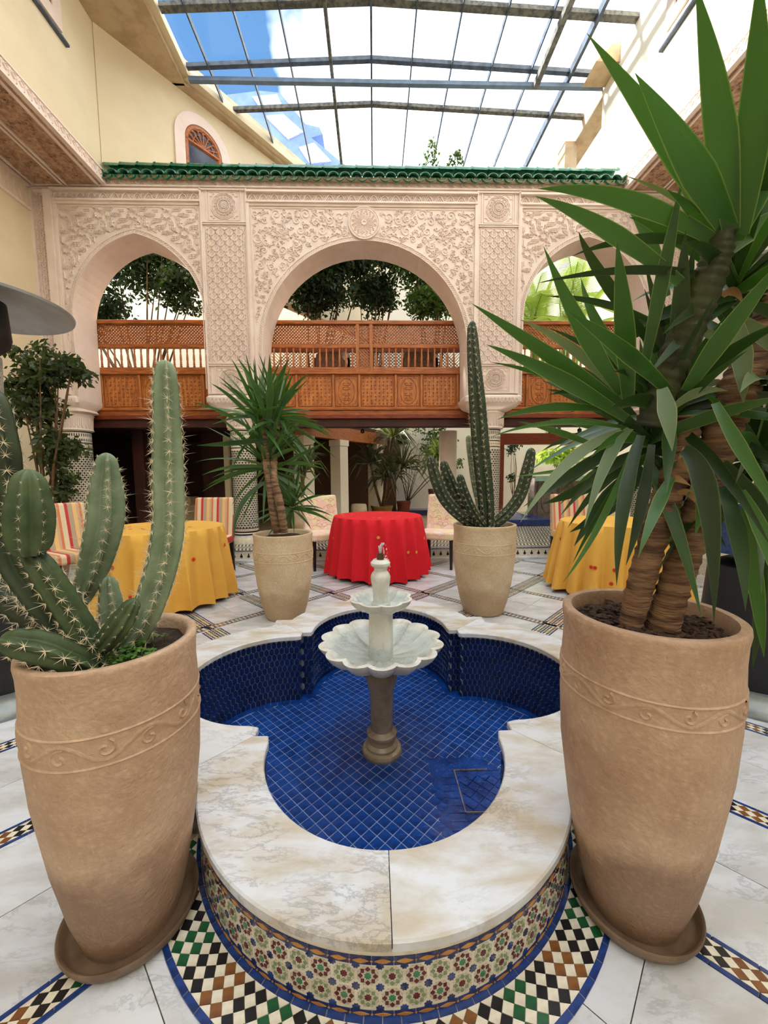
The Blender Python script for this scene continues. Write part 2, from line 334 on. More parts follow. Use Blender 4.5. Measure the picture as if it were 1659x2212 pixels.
# ------------------------------------------------------------------ FLOOR
ring = outline(0.70, 0.62)
m = MB(); n = len(ring); big = []
for x, y in ring:
    dx, dy = x-FX, y-FY; k = min((11.0/abs(dx)) if dx else 1e9, ((8.5/abs(dy)) if dy else 1e9)); big.append((FX+dx*k, FY+dy*k))
m.add([(x, y, -0.012) for x, y in ring]+[(x, y, -0.012) for x, y in big], [(i, n+i, n+(i+1) % n, (i+1) % n) for i in range(n)])
floor = m.build('floor', GROUT); floor['kind'] = 'structure'

US = [-2.2, -1.25, -0.3, 0.66, 1.6, 2.52, 3.42, 4.46, 5.43, 6.45, 7.4, 8.4, 9.4]
VS = [-2.1, -1.15, -0.2, 0.78, 1.72, 2.6, 3.54, 4.48, 5.53, 6.6, 7.6, 8.6]
HW = 0.042*1.414           # half width of a strip in u / v units
def uv2(u, v): return ((v-u)/2, (u+v)/2)
STEP_Y = 5.52
slabs = []
for i in range(len(US)-1):
    for j in range(len(VS)-1):
        u0, u1, v0, v1 = US[i]+HW, US[i+1]-HW, VS[j]+HW, VS[j+1]-HW
        um, vm = (u0+u1)/2, (v0+v1)/2; g = 0.0018
        for (a, b) in ((u0, um-g), (um+g, u1)):
            for (c, d) in ((v0, vm-g), (vm+g, v1)):
                q = [uv2(a, c), uv2(a, d), uv2(b, d), uv2(b, c)]
                cx = sum(p[0] for p in q)/4; cy = sum(p[1] for p in q)/4
                if cy < 0.25 or cy > STEP_Y+0.2 or abs(cx) > 5.1 or abs(cx) > 1.15*cy+1.4: continue
                slabs.append((math.hypot(cx, cy), q, cx, cy, (a, b, c, d)))
slabs.sort(key=lambda s: s[0])
rest = MB(); cnt = 0
for dist, q, cx, cy, (a, b, c, d) in slabs:
    near = any(inpool(x, y, 0.72, 0.64) for x, y in q) or inpool(cx, cy, 0.72, 0.64)
    if all(inpool(x, y, 0.70, 0.62) for x, y in q): continue
    mb = MB(); mo = 0 if cnt < 300 else 0
    tgt = mb if cnt < 300 else rest; ox, oy = (cx, cy) if cnt < 300 else (0, 0)
    if near:
        K = 26; idx = {}; vs = []; fs = []
        for ii in range(K+1):
            for jj in range(K+1):
                x, y = uv2(a+(b-a)*ii/K, c+(d-c)*jj/K); vs.append((x-ox, y-oy, 0))
        for ii in range(K):
            for jj in range(K):
                x, y = uv2(a+(b-a)*(ii+.5)/K, c+(d-c)*(jj+.5)/K)
                if not inpool(x, y, 0.66, 0.585): fs.append((ii*(K+1)+jj, (ii+1)*(K+1)+jj, (ii+1)*(K+1)+jj+1, ii*(K+1)+jj+1)[::-1])
        if not fs: continue
        tgt.add(vs, fs)
    else:
        tgt.prism([(x-ox, y-oy) for x, y in q][::-1] if False else [(x-ox, y-oy) for x, y in q], -0.01, 0.0, bot=False)
    if cnt < 300: mb.build('marble_slab', MARB_FLOOR, floor, loc=(cx, cy, random.uniform(-.0006, .0006)))
    cnt += 1
if rest.f: rest.build('distant_marble_slabs', MARB_FLOOR, floor, kind='stuff')

# zellige strips: axis-aligned squares inside 45 degree strips, blue edges
PAL = [ZBLACK, ZGREEN, ZBROWN, ZWHITE, ZBLUE]
far = MB(); sq_mesh = {}
def polyclip(poly, nx, ny, c):         # keep nx*x+ny*y <= c
    out = []
    for i in range(len(poly)):
        p, q = poly[i], poly[(i+1) % len(poly)]; dp = nx*p[0]+ny*p[1]-c; dq = nx*q[0]+ny*q[1]-c
        if dp <= 0: out.append(p)
        if dp*dq < 0: t = dp/(dp-dq); out.append((p[0]+(q[0]-p[0])*t, p[1]+(q[1]-p[1])*t))
    return out
d_ = 0.035
near_tiles = []
def tile_piece(poly, mi, near):
    if len(poly) < 3: return
    cx = sum(p[0] for p in poly)/len(poly); cy = sum(p[1] for p in poly)/len(poly)
    if inpool(cx, cy, 0.86, 0.785): return
    if cy > STEP_Y or cy < 0.3 or abs(cx) > 5.2: return
    if near: near_tiles.append((math.hypot(cx, cy), poly, mi, cx, cy))
    else: far.prism(poly, -0.01, 0.0012, mi, bot=False)
def strip(fixed, kind, t0, t1, width, dbl=False):
    """a strip along the line u=fixed (kind 'u', running in +v) or v=fixed; width across in metres"""
    w = width/2; bw = 0.012
    ang = pi/4 if kind == 'u' else -pi/4
    o = uv2(fixed, t0) if kind == 'u' else uv2(t0, fixed)
    o2 = uv2(fixed, t1) if kind == 'u' else uv2(t1, fixed)
    dx, dy = o2[0]-o[0], o2[1]-o[1]; ln = math.hypot(dx, dy); dx /= ln; dy /= ln; nx, ny = -dy, dx
    P = lambda s, t: (o[0]+dx*s+nx*t, o[1]+dy*s+ny*t)
    tracks = [(-w, w)] if not dbl else [(-w, 0), (0, w)]
    edges = [-w+bw/2, w-bw/2]+([0] if dbl else [])
    ns = int(ln/0.09)
    for e in edges:
        for k in range(ns):
            s0, s1 = k*0.09, k*0.09+0.0875; nr = math.hypot(*P(s0, e)) < 1.75
            tile_piece([P(s0, e-bw/2), P(s1, e-bw/2), P(s1, e+bw/2), P(s0, e+bw/2)], 4, nr)
    for (a, b) in tracks:
        a += bw*(1 if (not dbl or a != 0) else .5)+.001; b -= bw*(1 if (not dbl or b != 0) else .5)+.001
        mid = (a+b)/2; rows = max(1, round((b-a)/d_)); dd = (b-a)/rows
        for k in range(int(ln/d_)):
            s = (k+.5)*d_; q = (k//3) % 3; col = 0 if (k//2) % 2 == 0 else (1 if (k//4) % 2 else 2)
            nr = math.hypot(*P(s, mid)) < 1.75
            for r in range(rows):
                t = a+dd*(r+.5); h = d_/2*0.96; hh = dd/2*0.98
                tile_piece([P(s-h, t), P(s, t-hh), P(s+h, t), P(s, t+hh)], col, nr)
                s2 = s+d_/2
            for r in range(rows+1):
                t = a+dd*r; s2 = s+d_/2
                lo_, hi_ = max(a, t-dd/2*.94), min(b, t+dd/2*.94)
                if r == 0: poly = [P(s2-h, t), P(s2+h, t), P(s2, hi_)]
                elif r == rows: poly = [P(s2-h, t), P(s2, lo_), P(s2+h, t)]
                else: poly = [P(s2-h, t), P(s2, lo_), P(s2+h, t), P(s2, hi_)]
                tile_piece(poly, 3, nr)
for u in US:
    for v0, v1 in zip(VS[:-1], VS[1:]):
        x, y = uv2(u, (v0+v1)/2)
        if y < 0.2 or y > 6.2 or abs(x) > 1.15*y+1.5: continue
        dbl = x > 0 and y > 2.4 and 1.4 < u < 3.6
        strip(u, 'u', v0+(0.0 if not dbl else 0), v1, 0.15 if dbl else 0.083, dbl)
for v in VS:
    for u0, u1 in zip(US[:-1], US[1:]):
        x, y = uv2((u0+u1)/2, v)
        if y < 0.2 or y > 6.2 or abs(x) > 1.15*y+1.5: continue
        dbl = x < 0 and y > 2.4 and 1.4 < v < 3.7
        strip(v, 'v', u0+0.059, u1-0.059, 0.15 if dbl else 0.083, dbl)
# ring band around the fountain foot
def arcpt(k, r, a): x, y = rot((r*cos(a), 0.55+r*sin(a)), k); return (FX+x, FY+y)
ringt = []
for k in range(4):
    R0, R1 = 0.657, 0.785; bw = 0.015
    A0, A1 = (radians(-12), radians(192)) if k == 2 else (radians(15), radians(165))
    na = int((A1-A0)*R0/0.042)
    for e0, e1 in ((R0, R0+bw), (R1-bw, R1)):
        for i in range(na):
            a, b = A0+(A1-A0)*i/na, A0+(A1-A0)*(i+.95)/na
            ringt.append(([arcpt(k, e0, a), arcpt(k, e0, b), arcpt(k, e1, b), arcpt(k, e1, a)], 4))
    Rm = (R0+R1)/2; rows = 3; dd = (R1-R0-2*bw)/rows; nb = int((A1-A0)*Rm/0.037); da = (A1-A0)/nb
    for i in range(nb):
        a = A0+da*(i+.5); col = [0, 0, 1, 0, 0, 2][(i//1) % 6] if False else [0, 0, 1, 1, 0, 0, 2, 2][i % 8]
        for r in range(rows):
            t = R0+bw+dd*(r+.5); ringt.append(([arcpt(k, t, a-da/2*.96), arcpt(k, t-dd/2*.96, a), arcpt(k, t, a+da/2*.96), arcpt(k, t+dd/2*.96, a)], col))
        for r in range(rows+1):
            t = R0+bw+dd*r; a2 = a+da/2
            p = [arcpt(k, t, a2-da/2*.94), arcpt(k, max(R0+bw, t-dd/2*.94), a2), arcpt(k, t, a2+da/2*.94), arcpt(k, min(R1-bw, t+dd/2*.94), a2)]
            if r == 0: p.pop(1)
            if r == rows: p.pop(3)
            ringt.append((p, 3))
for p, c in ringt:
    cx = sum(q[0] for q in p)/len(p); cy = sum(q[1] for q in p)/len(p)
    if inpool(cx, cy, 0.745, 0.65): continue
    if cy < 2.0: near_tiles.append((math.hypot(cx, cy)-0.5, p, c, cx, cy))
    else: far.prism(p, -0.01, 0.003, c, bot=False)
near_tiles.sort(key=lambda t: t[0])
def ccw(p):
    a = sum(p[i][0]*p[(i+1) % len(p)][1]-p[(i+1) % len(p)][0]*p[i][1] for i in range(len(p)))
    return p if a > 0 else p[::-1]
kinds = {}
for dist, p, c, cx, cy in near_tiles:
    nm = 'border_tile' if c == 4 else ('white_mosaic_tile' if c == 3 else 'mosaic_tile')
    kinds[nm] = kinds.get(nm, 0)+1
    zt = 0.003+random.uniform(-.0005, .0005)
    if kinds[nm] > 300: far.prism(ccw(p), -0.01, zt, c, bot=False); continue
    mb = MB(); mb.prism([(x-cx, y-cy) for x, y in ccw(p)], -0.01, zt, bot=False)
    mb.build(nm, PAL[c], floor, loc=(cx, cy, 0))
far.build('distant_mosaic_strips', PAL, floor, kind='stuff')
bed = MB(); bp = [arcpt(2, 0.63, radians(-14)+radians(208)*i/60) for i in range(61)]; bq = [arcpt(2, 0.784, radians(-14)+radians(208)*i/60) for i in range(61)]
bed.add([(x, y, 0.0008) for x, y in bp]+[(x, y, 0.0008) for x, y in bq], [(i, i+1, 62+i, 61+i) for i in range(60)])
bed.build('mortar_bed', GROUT, floor)

# ------------------------------------------------------------------ FOUNTAIN (top-level thing)
ft = thing('fountain', 'barbed quatrefoil fountain pool with marble coping, blue tiles and two scalloped basins', 'fountain', (0, 0, 0))
PZ, PF = 0.2, -0.245
def wall_between(a, b, z0, z1, name, m_, flip=False):
    mb = MB(); n = len(a)
    mb.add([(x, y, z0) for x, y in a]+[(x, y, z1) for x, y in a], [(i, (i+1) % n, n+(i+1) % n, n+i) for i in range(n)]); return mb
ow = outline(0.735, 0.655); iw = outline(0.53, 0.465)
mb = MB(); n = len(ow)
vs = [(x, y, -0.02) for x, y in ow]+[(x, y, PZ-.028) for x, y in ow]+[(x, y, PZ-.028) for x, y in iw]+[(x, y, PF-.02) for x, y in iw]
fs = []
for i in range(n):
    j = (i+1) % n
    fs += [(i, j, n+j, n+i), (n+i, n+j, 2*n+j, 2*n+i), (2*n+i, 2*n+j, 3*n+j, 3*n+i)]
mb.add(vs, fs); mb.build('basin_wall', mat('grey_grout', lin(150, 150, 146), lin(104, 108, 118), 30, .7), ft)
mb = MB(); mb.add([(x, y, PF) for x, y in iw]+[(FX, FY, PF)], [(i, (i+1) % n, n) for i in range(n)]); mb.build('basin_floor', mat('blue_grout', lin(158, 172, 200), lin(116, 134, 172), 30, .6), ft)
# coping slabs
inn = [(FX+rot(p, k)[0], FY+rot(p, k)[1]) for k in range(4) for p in lobe(0.515, 0.45, 0.55)[:-1]]
out = [(FX+rot(p, k)[0], FY+rot(p, k)[1]) for k in range(4) for p in lobe(0.745, 0.665, 0.55)[:-1]]
NL = len(inn)//4; cuts = []
for k in range(4): cuts += [k*NL, k*NL+NL//2]
cuts = sorted(cuts)
for ci, c0 in enumerate(cuts):
    c1 = cuts[(ci+1) % len(cuts)]+(len(inn) if ci == len(cuts)-1 else 0)
    A = [inn[i % len(inn)] for i in range(c0, c1+1)]; B = [out[i % len(out)] for i in range(c0, c1+1)]
    cx = sum(p[0] for p in A+B)/(2*len(A)); cy = sum(p[1] for p in A+B)/(2*len(A)); k = 0.9975
    sh = lambda p: (p[0]-cx, p[1]-cy)
    A = [sh(p) for p in A]; B = [sh(p) for p in B]
    # shrink the ends a hair for an open joint
    def pull(pts):
        (x0, y0), (x1, y1) = pts[0], pts[1]; l = math.hypot(x1-x0, y1-y0); pts[0] = (x0+(x1-x0)/l*.0012, y0+(y1-y0)/l*.0012)
        (x0, y0), (x1, y1) = pts[-1], pts[-2]; l = math.hypot(x1-x0, y1-y0); pts[-1] = (x0+(x1-x0)/l*.0012, y0+(y1-y0)/l*.0012)
    pull(A); pull(B)
    mb = MB(); q = len(A); z0, z1 = PZ-.028, PZ; e = 0.005
    def off(P, Q, d): return [(p[0]+(r[0]-p[0])*d/max(1e-6, math.hypot(r[0]-p[0], r[1]-p[1])), p[1]+(r[1]-p[1])*d/max(1e-6, math.hypot(r[0]-p[0], r[1]-p[1]))) for p, r in zip(P, Q)]
    A2, B2 = off(A, B, e), off(B, A, e)
    rows = [[(x, y, z0) for x, y in A], [(x, y, z1-e) for x, y in A], [(x, y, z1) for x, y in A2], [(x, y, z1) for x, y in B2], [(x, y, z1-e) for x, y in B], [(x, y, z0+e*.6) for x, y in B], [(x, y, z0) for x, y in B2]]
    vs = [p for r in rows for p in r]; fs = []
    for a in range(7):
        b = (a+1) % 7
        for i in range(q-1): fs.append((a*q+i, b*q+i, b*q+i+1, a*q+i+1))
    fs.append(tuple(a*q for a in range(7))[::-1]); fs.append(tuple(a*q+q-1 for a in range(7)))
    mb.add(vs, fs); o = mb.build('coping_slab', MARB_POOL, ft, loc=(cx, cy, 0))
# pool floor tiles, 45 degrees
tl = []; p_ = 0.046
for i in range(-40, 41):
    for j in range(-40, 41):
        x, y = FX+(i-j)*p_*.7071, FY+(i+j)*p_*.7071
        if not inpool(x, y, 0.50, 0.435): continue
        hatch = 0.30 < x-FX < 0.50 and -0.44 < y-FY < -0.10
        tl.append((y, x, y))
tl.sort()
mb = MB(); h = p_*.7071*.905; mb.prism([(-h, 0), (0, -h), (h, 0), (0, h)], 0, 0.0016, bot=False); tm = mb.mesh('floor_tile'); tm.materials.append(POOLT)
rest = MB()
for k, (_, x, y) in enumerate(tl):
    if math.hypot(x-FX, y-FY-0.0) < 0.075: continue
    if 0.27 < x-FX < 0.51 and -0.52 < y-FY < -0.13: continue
    if k < 300: link('floor_tile', tm, None, ft, loc=(x, y, PF+random.uniform(0, .001)))
    else: rest.prism([(x-h, y), (x, y-h), (x+h, y), (x, y+h)], PF, PF+.002, bot=False)
rest.build('distant_floor_tiles', POOLT, ft, kind='stuff')
# tiled hatch in the pool floor
hat = MB(); hat.prism([(FX+.235, FY-.53), (FX+.40, FY-.56), (FX+.455, FY-.50), (FX+.50, FY-.40), (FX+.50, FY-.09), (FX+.235, FY-.09)], PF, PF+.0012, bot=False)
for i in range(8):
    for j in range(9):
        x0 = FX+0.28+i*0.037; y0 = FY-0.51+j*0.04
        if not inpool(x0+.018, y0+.02, .50, .44): continue
        if 2 <= i < 8 and 2 <= j < 8: continue
        hat.box(x0+.001, x0+.0355, y0+.001, y0+.0385, PF, PF+.005)
for i in range(-6, 7):
    for j in range(-6, 7):
        x, y = FX+0.46+(i-j)*p_*.7071, FY-0.32+(i+j)*p_*.7071
        if x-FX > .375 and -.41 < y-FY < -.21 and inpool(x, y, .50, .43): hat.prism([(x-h, y), (x, y-h), (x+h, y), (x, y+h)], PF, PF+.008, bot=False)
hat.build('access_hatch_tiles', POOLT, ft, kind='stuff')
hb = MB(); hb.prism([(FX+.44, FY-.525), (FX+.527, FY-.525), (FX+.527, FY-.09), (FX+.44, FY-.09)], PF, PF+.001, bot=False); hb.build('hatch_corner', POOLT, ft)
fr = MB(); x0, x1, y0, y1 = FX+.352, FX+.50, FY-.432, FY-.188
for a in ((x0, x0+.004, y0, y1), (x0, x1-.02, y0, y0+.004), (x0, x1+.02, y1, y1+.004)): fr.box(a[0], a[1], a[2], a[3], PF, PF+.011)
fr.build('access_hatch_frame', mat('rusty_edge', lin(150, 140, 128), lin(110, 80, 60), 30, .6), ft)
# border course on the pool floor following the wall
ol = outline(0.53, 0.465, n2=34); ol2 = outline(0.49, 0.425, n2=34); mb = MB()
for i in range(len(ol)):
    j = (i+1) % len(ol); a, b, c, d = ol[i], ol[j], ol2[j], ol2[i]
    if math.hypot(a[0]-b[0], a[1]-b[1]) < .004: continue
    q = [a, b, c, d]; cx = sum(p[0] for p in q)/4; cy = sum(p[1] for p in q)/4
    if False: continue
    mb.prism(ccw([(cx+(p[0]-cx)*.95, cy+(p[1]-cy)*.95) for p in q]), PF, PF+.0065, bot=False)
mb.build('border_course', POOLT, ft, kind='stuff')
# pool wall: elongated hexagon tiles on the inner face
wl = outline(0.53, 0.465, n2=160, n1=20)
def walk(poly):
    s = [0]
    for i in range(len(poly)): a, b = poly[i], poly[(i+1) % len(poly)]; s.append(s[-1]+math.hypot(a[0]-b[0], a[1]-b[1]))
    return s
wsum = walk(wl); tot = wsum[-1]
import bisect
def wpt(poly, S, s):
    s = s % S[-1]; i = min(len(poly)-1, bisect.bisect_right(S, s)-1); a, b = poly[i], poly[(i+1) % len(poly)]; t = (s-S[i])/max(1e-9, S[i+1]-S[i])
    return a[0]+(b[0]-a[0])*t, a[1]+(b[1]-a[1])*t
hw_, hh_ = 0.0148, 0.024; pitch = 0.0315; rowp = 0.0405
nc = int(tot/pitch); pitch = tot/nc; items = []
for i in range(nc):
    for r in range(11):
        s = i*pitch+(pitch/2 if r % 2 else 0); z = PF+0.02+r*rowp
        if z > PZ-.045: continue
        x, y = wpt(wl, wsum, s); x2, y2 = wpt(wl, wsum, s+.004); tx, ty = x2-x, y2-y; l = math.hypot(tx, ty) or 1; tx /= l; ty /= l
        nx, ny = -ty, tx
        if nx*(x-FX)+ny*(y-FY) > 0: nx, ny = -nx, -ny
        if ny > 0.25 and y < FY: continue           # faces away from anything the photograph could show
        items.append((math.hypot(x, y)-1.2*(r > 3), x, y, z, tx, ty, nx, ny))
items.sort(key=lambda t: t[0])
hexp = [(-hw_*1.0, -hh_*.55), (0, -hh_*1.08), (hw_*1.0, -hh_*.55), (hw_*1.0, hh_*.55), (0, hh_*1.08), (-hw_*1.0, hh_*.55)]
hm = MB(); hm.add([(a, 0.0, b) for a, b in hexp]+[(a*.96, -0.002, b*.97) for a, b in hexp], [tuple(range(6, 12))]+[((i+1) % 6, i, 6+i, 6+(i+1) % 6) for i in range(6)])
hme = hm.mesh('wall_tile'); hme.materials.append(POOLW); rest = MB(); k = 0
for _, x, y, z, tx, ty, nx, ny in items:
    if k < 300:
        o = link('wall_tile', hme, None, ft, loc=(x, y, z)); o.rotation_euler = (random.uniform(-.03, .03), 0, atan2(ny, nx)+pi/2)
    else:
        rest.add([(x+tx*a, y+ty*a, z+b) for a, b in hexp]+[(x+tx*a*.93+nx*.003, y+ty*a*.93+ny*.003, z+b*.95) for a, b in hexp], [tuple(range(6, 12))]+[((i+1) % 6, i, 6+i, 6+(i+1) % 6) for i in range(6)])
    k += 1
rest.build('distant_wall_tiles', POOLW, ft, kind='stuff')
# water film
wo = outline(0.528, 0.463); mb = MB(); n = len(wo)
mb.add([(x, y, PF+.014) for x, y in wo]+[(FX, FY, PF+.014)], [(i, (i+1) % n, n) for i in range(n)])
tag(mb.build('pool_water', WATER), 'thin rippled sheet of clear water over the blue pool tiles', 'water')['kind'] = 'stuff'
# zellige on the outer wall of the near lobe
RW = 0.655
def wp(s, z, d=0.0):                     # s along the near lobe (0 = apex), z height, d proud
    a = -pi/2+s/RW; return (FX+(RW+d)*cos(a), FY-0.55+(RW+d)*sin(a), z)
def wpoly(mb, pts, d, mi=0, base=0.0):
    n = len(pts); v = [wp(s, z, d) for s, z in pts]; b = [wp(s, z, base) for s, z in pts]
    mb.add(v+b, [tuple(range(n))]+[(i, n+i, n+(i+1) % n, (i+1) % n) for i in range(n)], mi)
cell = 0.0550; z00 = 0.020; KS = .82
def star8(cx, cy, r, r2): return [(cx+(r if k % 2 == 0 else r2)*cos(pi*k/8+pi/8), cy+(r if k % 2 == 0 else r2)*sin(pi*k/8+pi/8)) for k in range(16)]
zw = MB(); smax = RW*1.75
k0 = int(smax/cell)
white = MB(); wn = 2*k0+2
white.add([wp(-smax+2*smax*i/120, -.005, .0006) for i in range(121)]+[wp(-smax+2*smax*i/120, PZ-.03, .0006) for i in range(121)], [(i, i+1, 122+i, 121+i) for i in range(120)])
white.build('mosaic_ground', ZWHITE, ft)
stars = []; squares = []; petals = []
for i in range(-k0, k0+1):
    for r in range(2):
        cx, cz = i*cell, z00+cell*(r+.5); g = (i+r) % 2 == 0
        stars.append((cx, cz, .0105*KS, .0078*KS, 3 if g else 2))
        for q in range(8):
            a = q*pi/4; squares.append((cx+.021*KS*cos(a), cz+.021*KS*sin(a), a, 2 if g else 4))
    for r in range(3):
        stars.append((i*cell+cell/2, z00+cell*r, .0125*KS, .0092*KS, 0 if (i+r) % 3 else 1))
ZP = [ZNAVY, ZBLUE, ZMAROON, ZJADE, ZSAGE]
stars.sort(key=lambda t: abs(t[0])); squares.sort(key=lambda t: abs(t[0])); rest = MB()
def placed(shape, s, z, m_, nm):
    """one tile: local mesh in (tangent, normal, z)"""
    mb = MB(); n = len(shape)
    mb.add([(a, -.0022, b) for a, b in shape]+[(a, .001, b) for a, b in shape], [tuple(range(n))]+[(i, n+i, n+(i+1) % n, (i+1) % n) for i in range(n)])
    return mb.build(nm, m_, ft)
meshes = {}
def tile_obj(key, shape, m_, nm, s, z, rz2=0.0):
    if key not in meshes:
        mb = MB(); n = len(shape)
        mb.add([(a, -.0022, b) for a, b in shape]+[(a, .002, b) for a, b in shape], [tuple(range(n))]+[(i, n+i, n+(i+1) % n, (i+1) % n) for i in range(n)])
        me = mb.mesh(nm); me.materials.append(m_); meshes[key] = me
    a = -pi/2+s/RW; x, y, _ = wp(s, z); o = link(nm, meshes[key], None, ft, loc=(x, y, z)); o.rotation_euler = (0, rz2, a+pi/2); return o
for cx, cz, r1, r2, c in stars: tile_obj(('st', r1, c), star8(0, 0, r1, r2), ZP[c], 'star_tile', cx, cz)
sqs = [(-.0041, -.0041), (.0041, -.0041), (.0041, .0041), (-.0041, .0041)]
for k, (cx, cz, a, c) in enumerate(squares):
    if k < 300: tile_obj(('sq', c), sqs, ZP[c], 'square_tile', cx, cz, a+pi/4)
    else: a += pi/4; wpoly(rest, [(cx+p*cos(a)-q*sin(a), cz+p*sin(a)+q*cos(a)) for p, q in sqs], .0022, c)
rest.build('mosaic_square_tiles', ZP, ft, kind='stuff')
jo = MB(); w_ = .0005                       # joints between the white petal pieces
def jl(p, q):
    dx, dz = q[0]-p[0], q[1]-p[1]; l = math.hypot(dx, dz); nx, nz = -dz/l*w_, dx/l*w_
    jo.add([wp(p[0]+nx, p[1]+nz, .0009), wp(p[0]-nx, p[1]-nz, .0009), wp(q[0]-nx, q[1]-nz, .0009), wp(q[0]+nx, q[1]+nz, .0009)], [(0, 1, 2, 3)])
for i in range(-k0, k0+1):
    for r in range(2):
        cx, cz = i*cell, z00+cell*(r+.5)
        for q in range(8):
            a = q*pi/4+pi/8; R1 = .0095; R2 = .027
            jl((cx+R1*cos(a), cz+R1*sin(a)), (cx+R2*cos(a), cz+R2*sin(a)))
            b = a+pi/4
            jl((cx+.0248*cos(a), cz+.0248*sin(a)), (cx+.0248*cos(b), cz+.0248*sin(b)))
jo.build('mosaic_joints', GROUT, ft)
# blue + ochre border above and below
bd = MB()
for zc, hgt in ((z00+2*cell+.0125, .0105), (z00-.0125, .0075)):
    nb = int(2*smax/.05)
    for i in range(nb):
        s0 = -smax+i*.05
        wpoly(bd, [(s0+.0006, zc-hgt), (s0+.0494, zc-hgt), (s0+.0494, zc+hgt), (s0+.0006, zc+hgt)], .0025, 0)
        wpoly(bd, [(s0+.006, zc), (s0+.016, zc-hgt*.35), (s0+.025, zc-hgt*.55), (s0+.034, zc-hgt*.35), (s0+.044, zc), (s0+.034, zc+hgt*.35), (s0+.025, zc+hgt*.55), (s0+.016, zc+hgt*.35)], .0035, 1, .002)
        wpoly(bd, [(s0-.003, zc), (s0, zc-.003), (s0+.003, zc), (s0, zc+.003)], .0036, 1, .002)
bd.build('border_band', [ZNAVY, ZOCHRE], ft, kind='stuff')
# pedestal, basins, finial
CX, CY = 0.028, 1.95
mb = MB()
prof = [(0, PF), (.106, PF), (.108, PF+.012), (.101, PF+.028), (.084, PF+.034), (.085, PF+.047), (.074, PF+.058), (.070, PF+.062), (.070, PF+.082), (.062, PF+.088), (.079, PF+.098), (.080, PF+.112), (.066, PF+.122),
        (.058, PF+.132), (.060, PF+.25), (.064, PF+.34), (.078, PF+.395), (.082, PF+.42), (.078, PF+.445), (.062, PF+.46), (.064, PF+.468), (.078, PF+.478), (.078, PF+.492), (.06, PF+.508)]
mb.lathe(prof, 40, CX, CY); autosmooth(mb.build('pedestal', MARB_COL, ft), 35)
def basin(R, zr, zb, lobes, rin, name, depth, lip):
    mb = MB(); S = lobes*12; prof = []
    def rf(a, k): u = (a*lobes/(2*pi)) % 1.0; return sin(pi*u)**0.8
    outer = [(.30, 0), (.45, .03), (.65, .16), (.82, .40), (.93, .68), (.99, .92), (1.0, 1.0)]
    inner = [(1.0-lip, 1.0), (.97-lip, .9), (.85-lip, .6), (.62, .36), (.42, .24), (.25, .18), (.0, .18)]
    rows = []
    for fr_, fz in outer: rows.append((fr_, fz, 1))
    for fr_, fz in inner: rows.append((fr_, fz, 0))
    V = []; nR = len(rows)
    for k in range(S):
        a = 2*pi*k/S; sc = rf(a, 0)
        for fr_, fz, o in rows:
            amt = 0.10*min(1, max(0, (fr_-.3)/.6))
            rr = R*fr_*(1-amt*(1-sc)); zz = zb+(zr-zb)*fz
            if o == 0: zz += (zr-zb)*0.16*(1-sc)*min(1, fr_*2.2)*(1-max(0, (fr_-.7)/.3)); 
            if o == 1 and fz > 0.05: zz += (zr-zb)*0.10*(1-sc)*(1-fz)
            V.append((CX+rr*cos(a), CY+rr*sin(a), zz))
    Fs = []
    for k in range(S):
        k2 = (k+1) % S
        for i in range(nR-1): Fs.append((k*nR+i, k2*nR+i, k2*nR+i+1, k*nR+i+1))
    mb.add(V, Fs); o = mb.build(name, MARB_FT, ft); autosmooth(o, 50); return o
basin(.325, .372, .262, 14, .2, 'lower_basin', .1, .085)
basin(.166, .602, .530, 8, .1, 'upper_basin', .07, .10)
mb = MB(); mb.lathe([(0, .275), (.064, .275), (.064, .28), (.062, .29), (.062, .545), (0, .545)], 36, CX, CY); autosmooth(mb.build('basin_shaft', MARB_FT, ft))
mb = MB(); mb.lathe([(0, .54), (.047, .54), (.049, .556), (.047, .572), (.040, .578), (.038, .586), (.041, .64), (.050, .688), (.051, .712), (.044, .730), (.033, .742), (.032, .756), (.042, .764), (.050, .772), (.051, .784), (.044, .792), (.036, .80), (0, .80)], 36, CX, CY)
autosmooth(mb.build('finial', MARB_FT, ft), 35)
mb = MB(); mb.lathe([(.0, .80), (.019, .80), (.019, .83), (.013, .832), (.012, .82), (0, .82)], 24, CX, CY); mb.build('nozzle', CHROME, ft)
for (z, r, lb, nm) in ((.348, .285, 14, 'lower_basin_water'), (.589, .145, 8, 'upper_basin_water')):
    mb = MB(); S = lb*8; v = [(CX, CY, z)]
    for k in range(S): a = 2*pi*k/S; rr = r*(1-.10*(1-sin(pi*((a*lb/(2*pi)) % 1))**.8)); v.append((CX+rr*cos(a), CY+rr*sin(a), z))
    mb.add(v, [(0, 1+k, 1+(k+1) % S) for k in range(S)])
    tag(mb.build(nm, BASINW), 'clear water standing in the '+('wide lower' if lb == 14 else 'small upper')+' scalloped marble basin', 'water')['kind'] = 'stuff'
mb = MB(); rnd = random.Random(3)
for k in range(60):
    t = rnd.random(); a = rnd.uniform(-.6, 1.2); r = rnd.uniform(.0, .06)*t; z = .835+.055*sin(min(1, t*1.6)*pi)*(1-t*.4)-.22*max(0, t-.55)
    x, y = CX+r*cos(a)+.01*t, CY+r*sin(a)-.01; s = rnd.uniform(.0016, .0042)
    mb.lathe([(0, -s*1.8), (s*.8, -s*.6), (s, 0), (s*.6, s*.9), (0, s*1.8)], 6, x, y, z)
for k in range(5): mb.tube([(CX+.002*k-.004, CY, .83), (CX+.003*k-.006, CY-.002, .86+.006*k % .02), (CX+.006*k-.01, CY-.004, .872)], [.003, .0045, .001], 6)
tag(mb.build('water_jet', DROPS, smooth=True), 'small bubbling jet of water on the bronze nozzle', 'water')['kind'] = 'stuff'

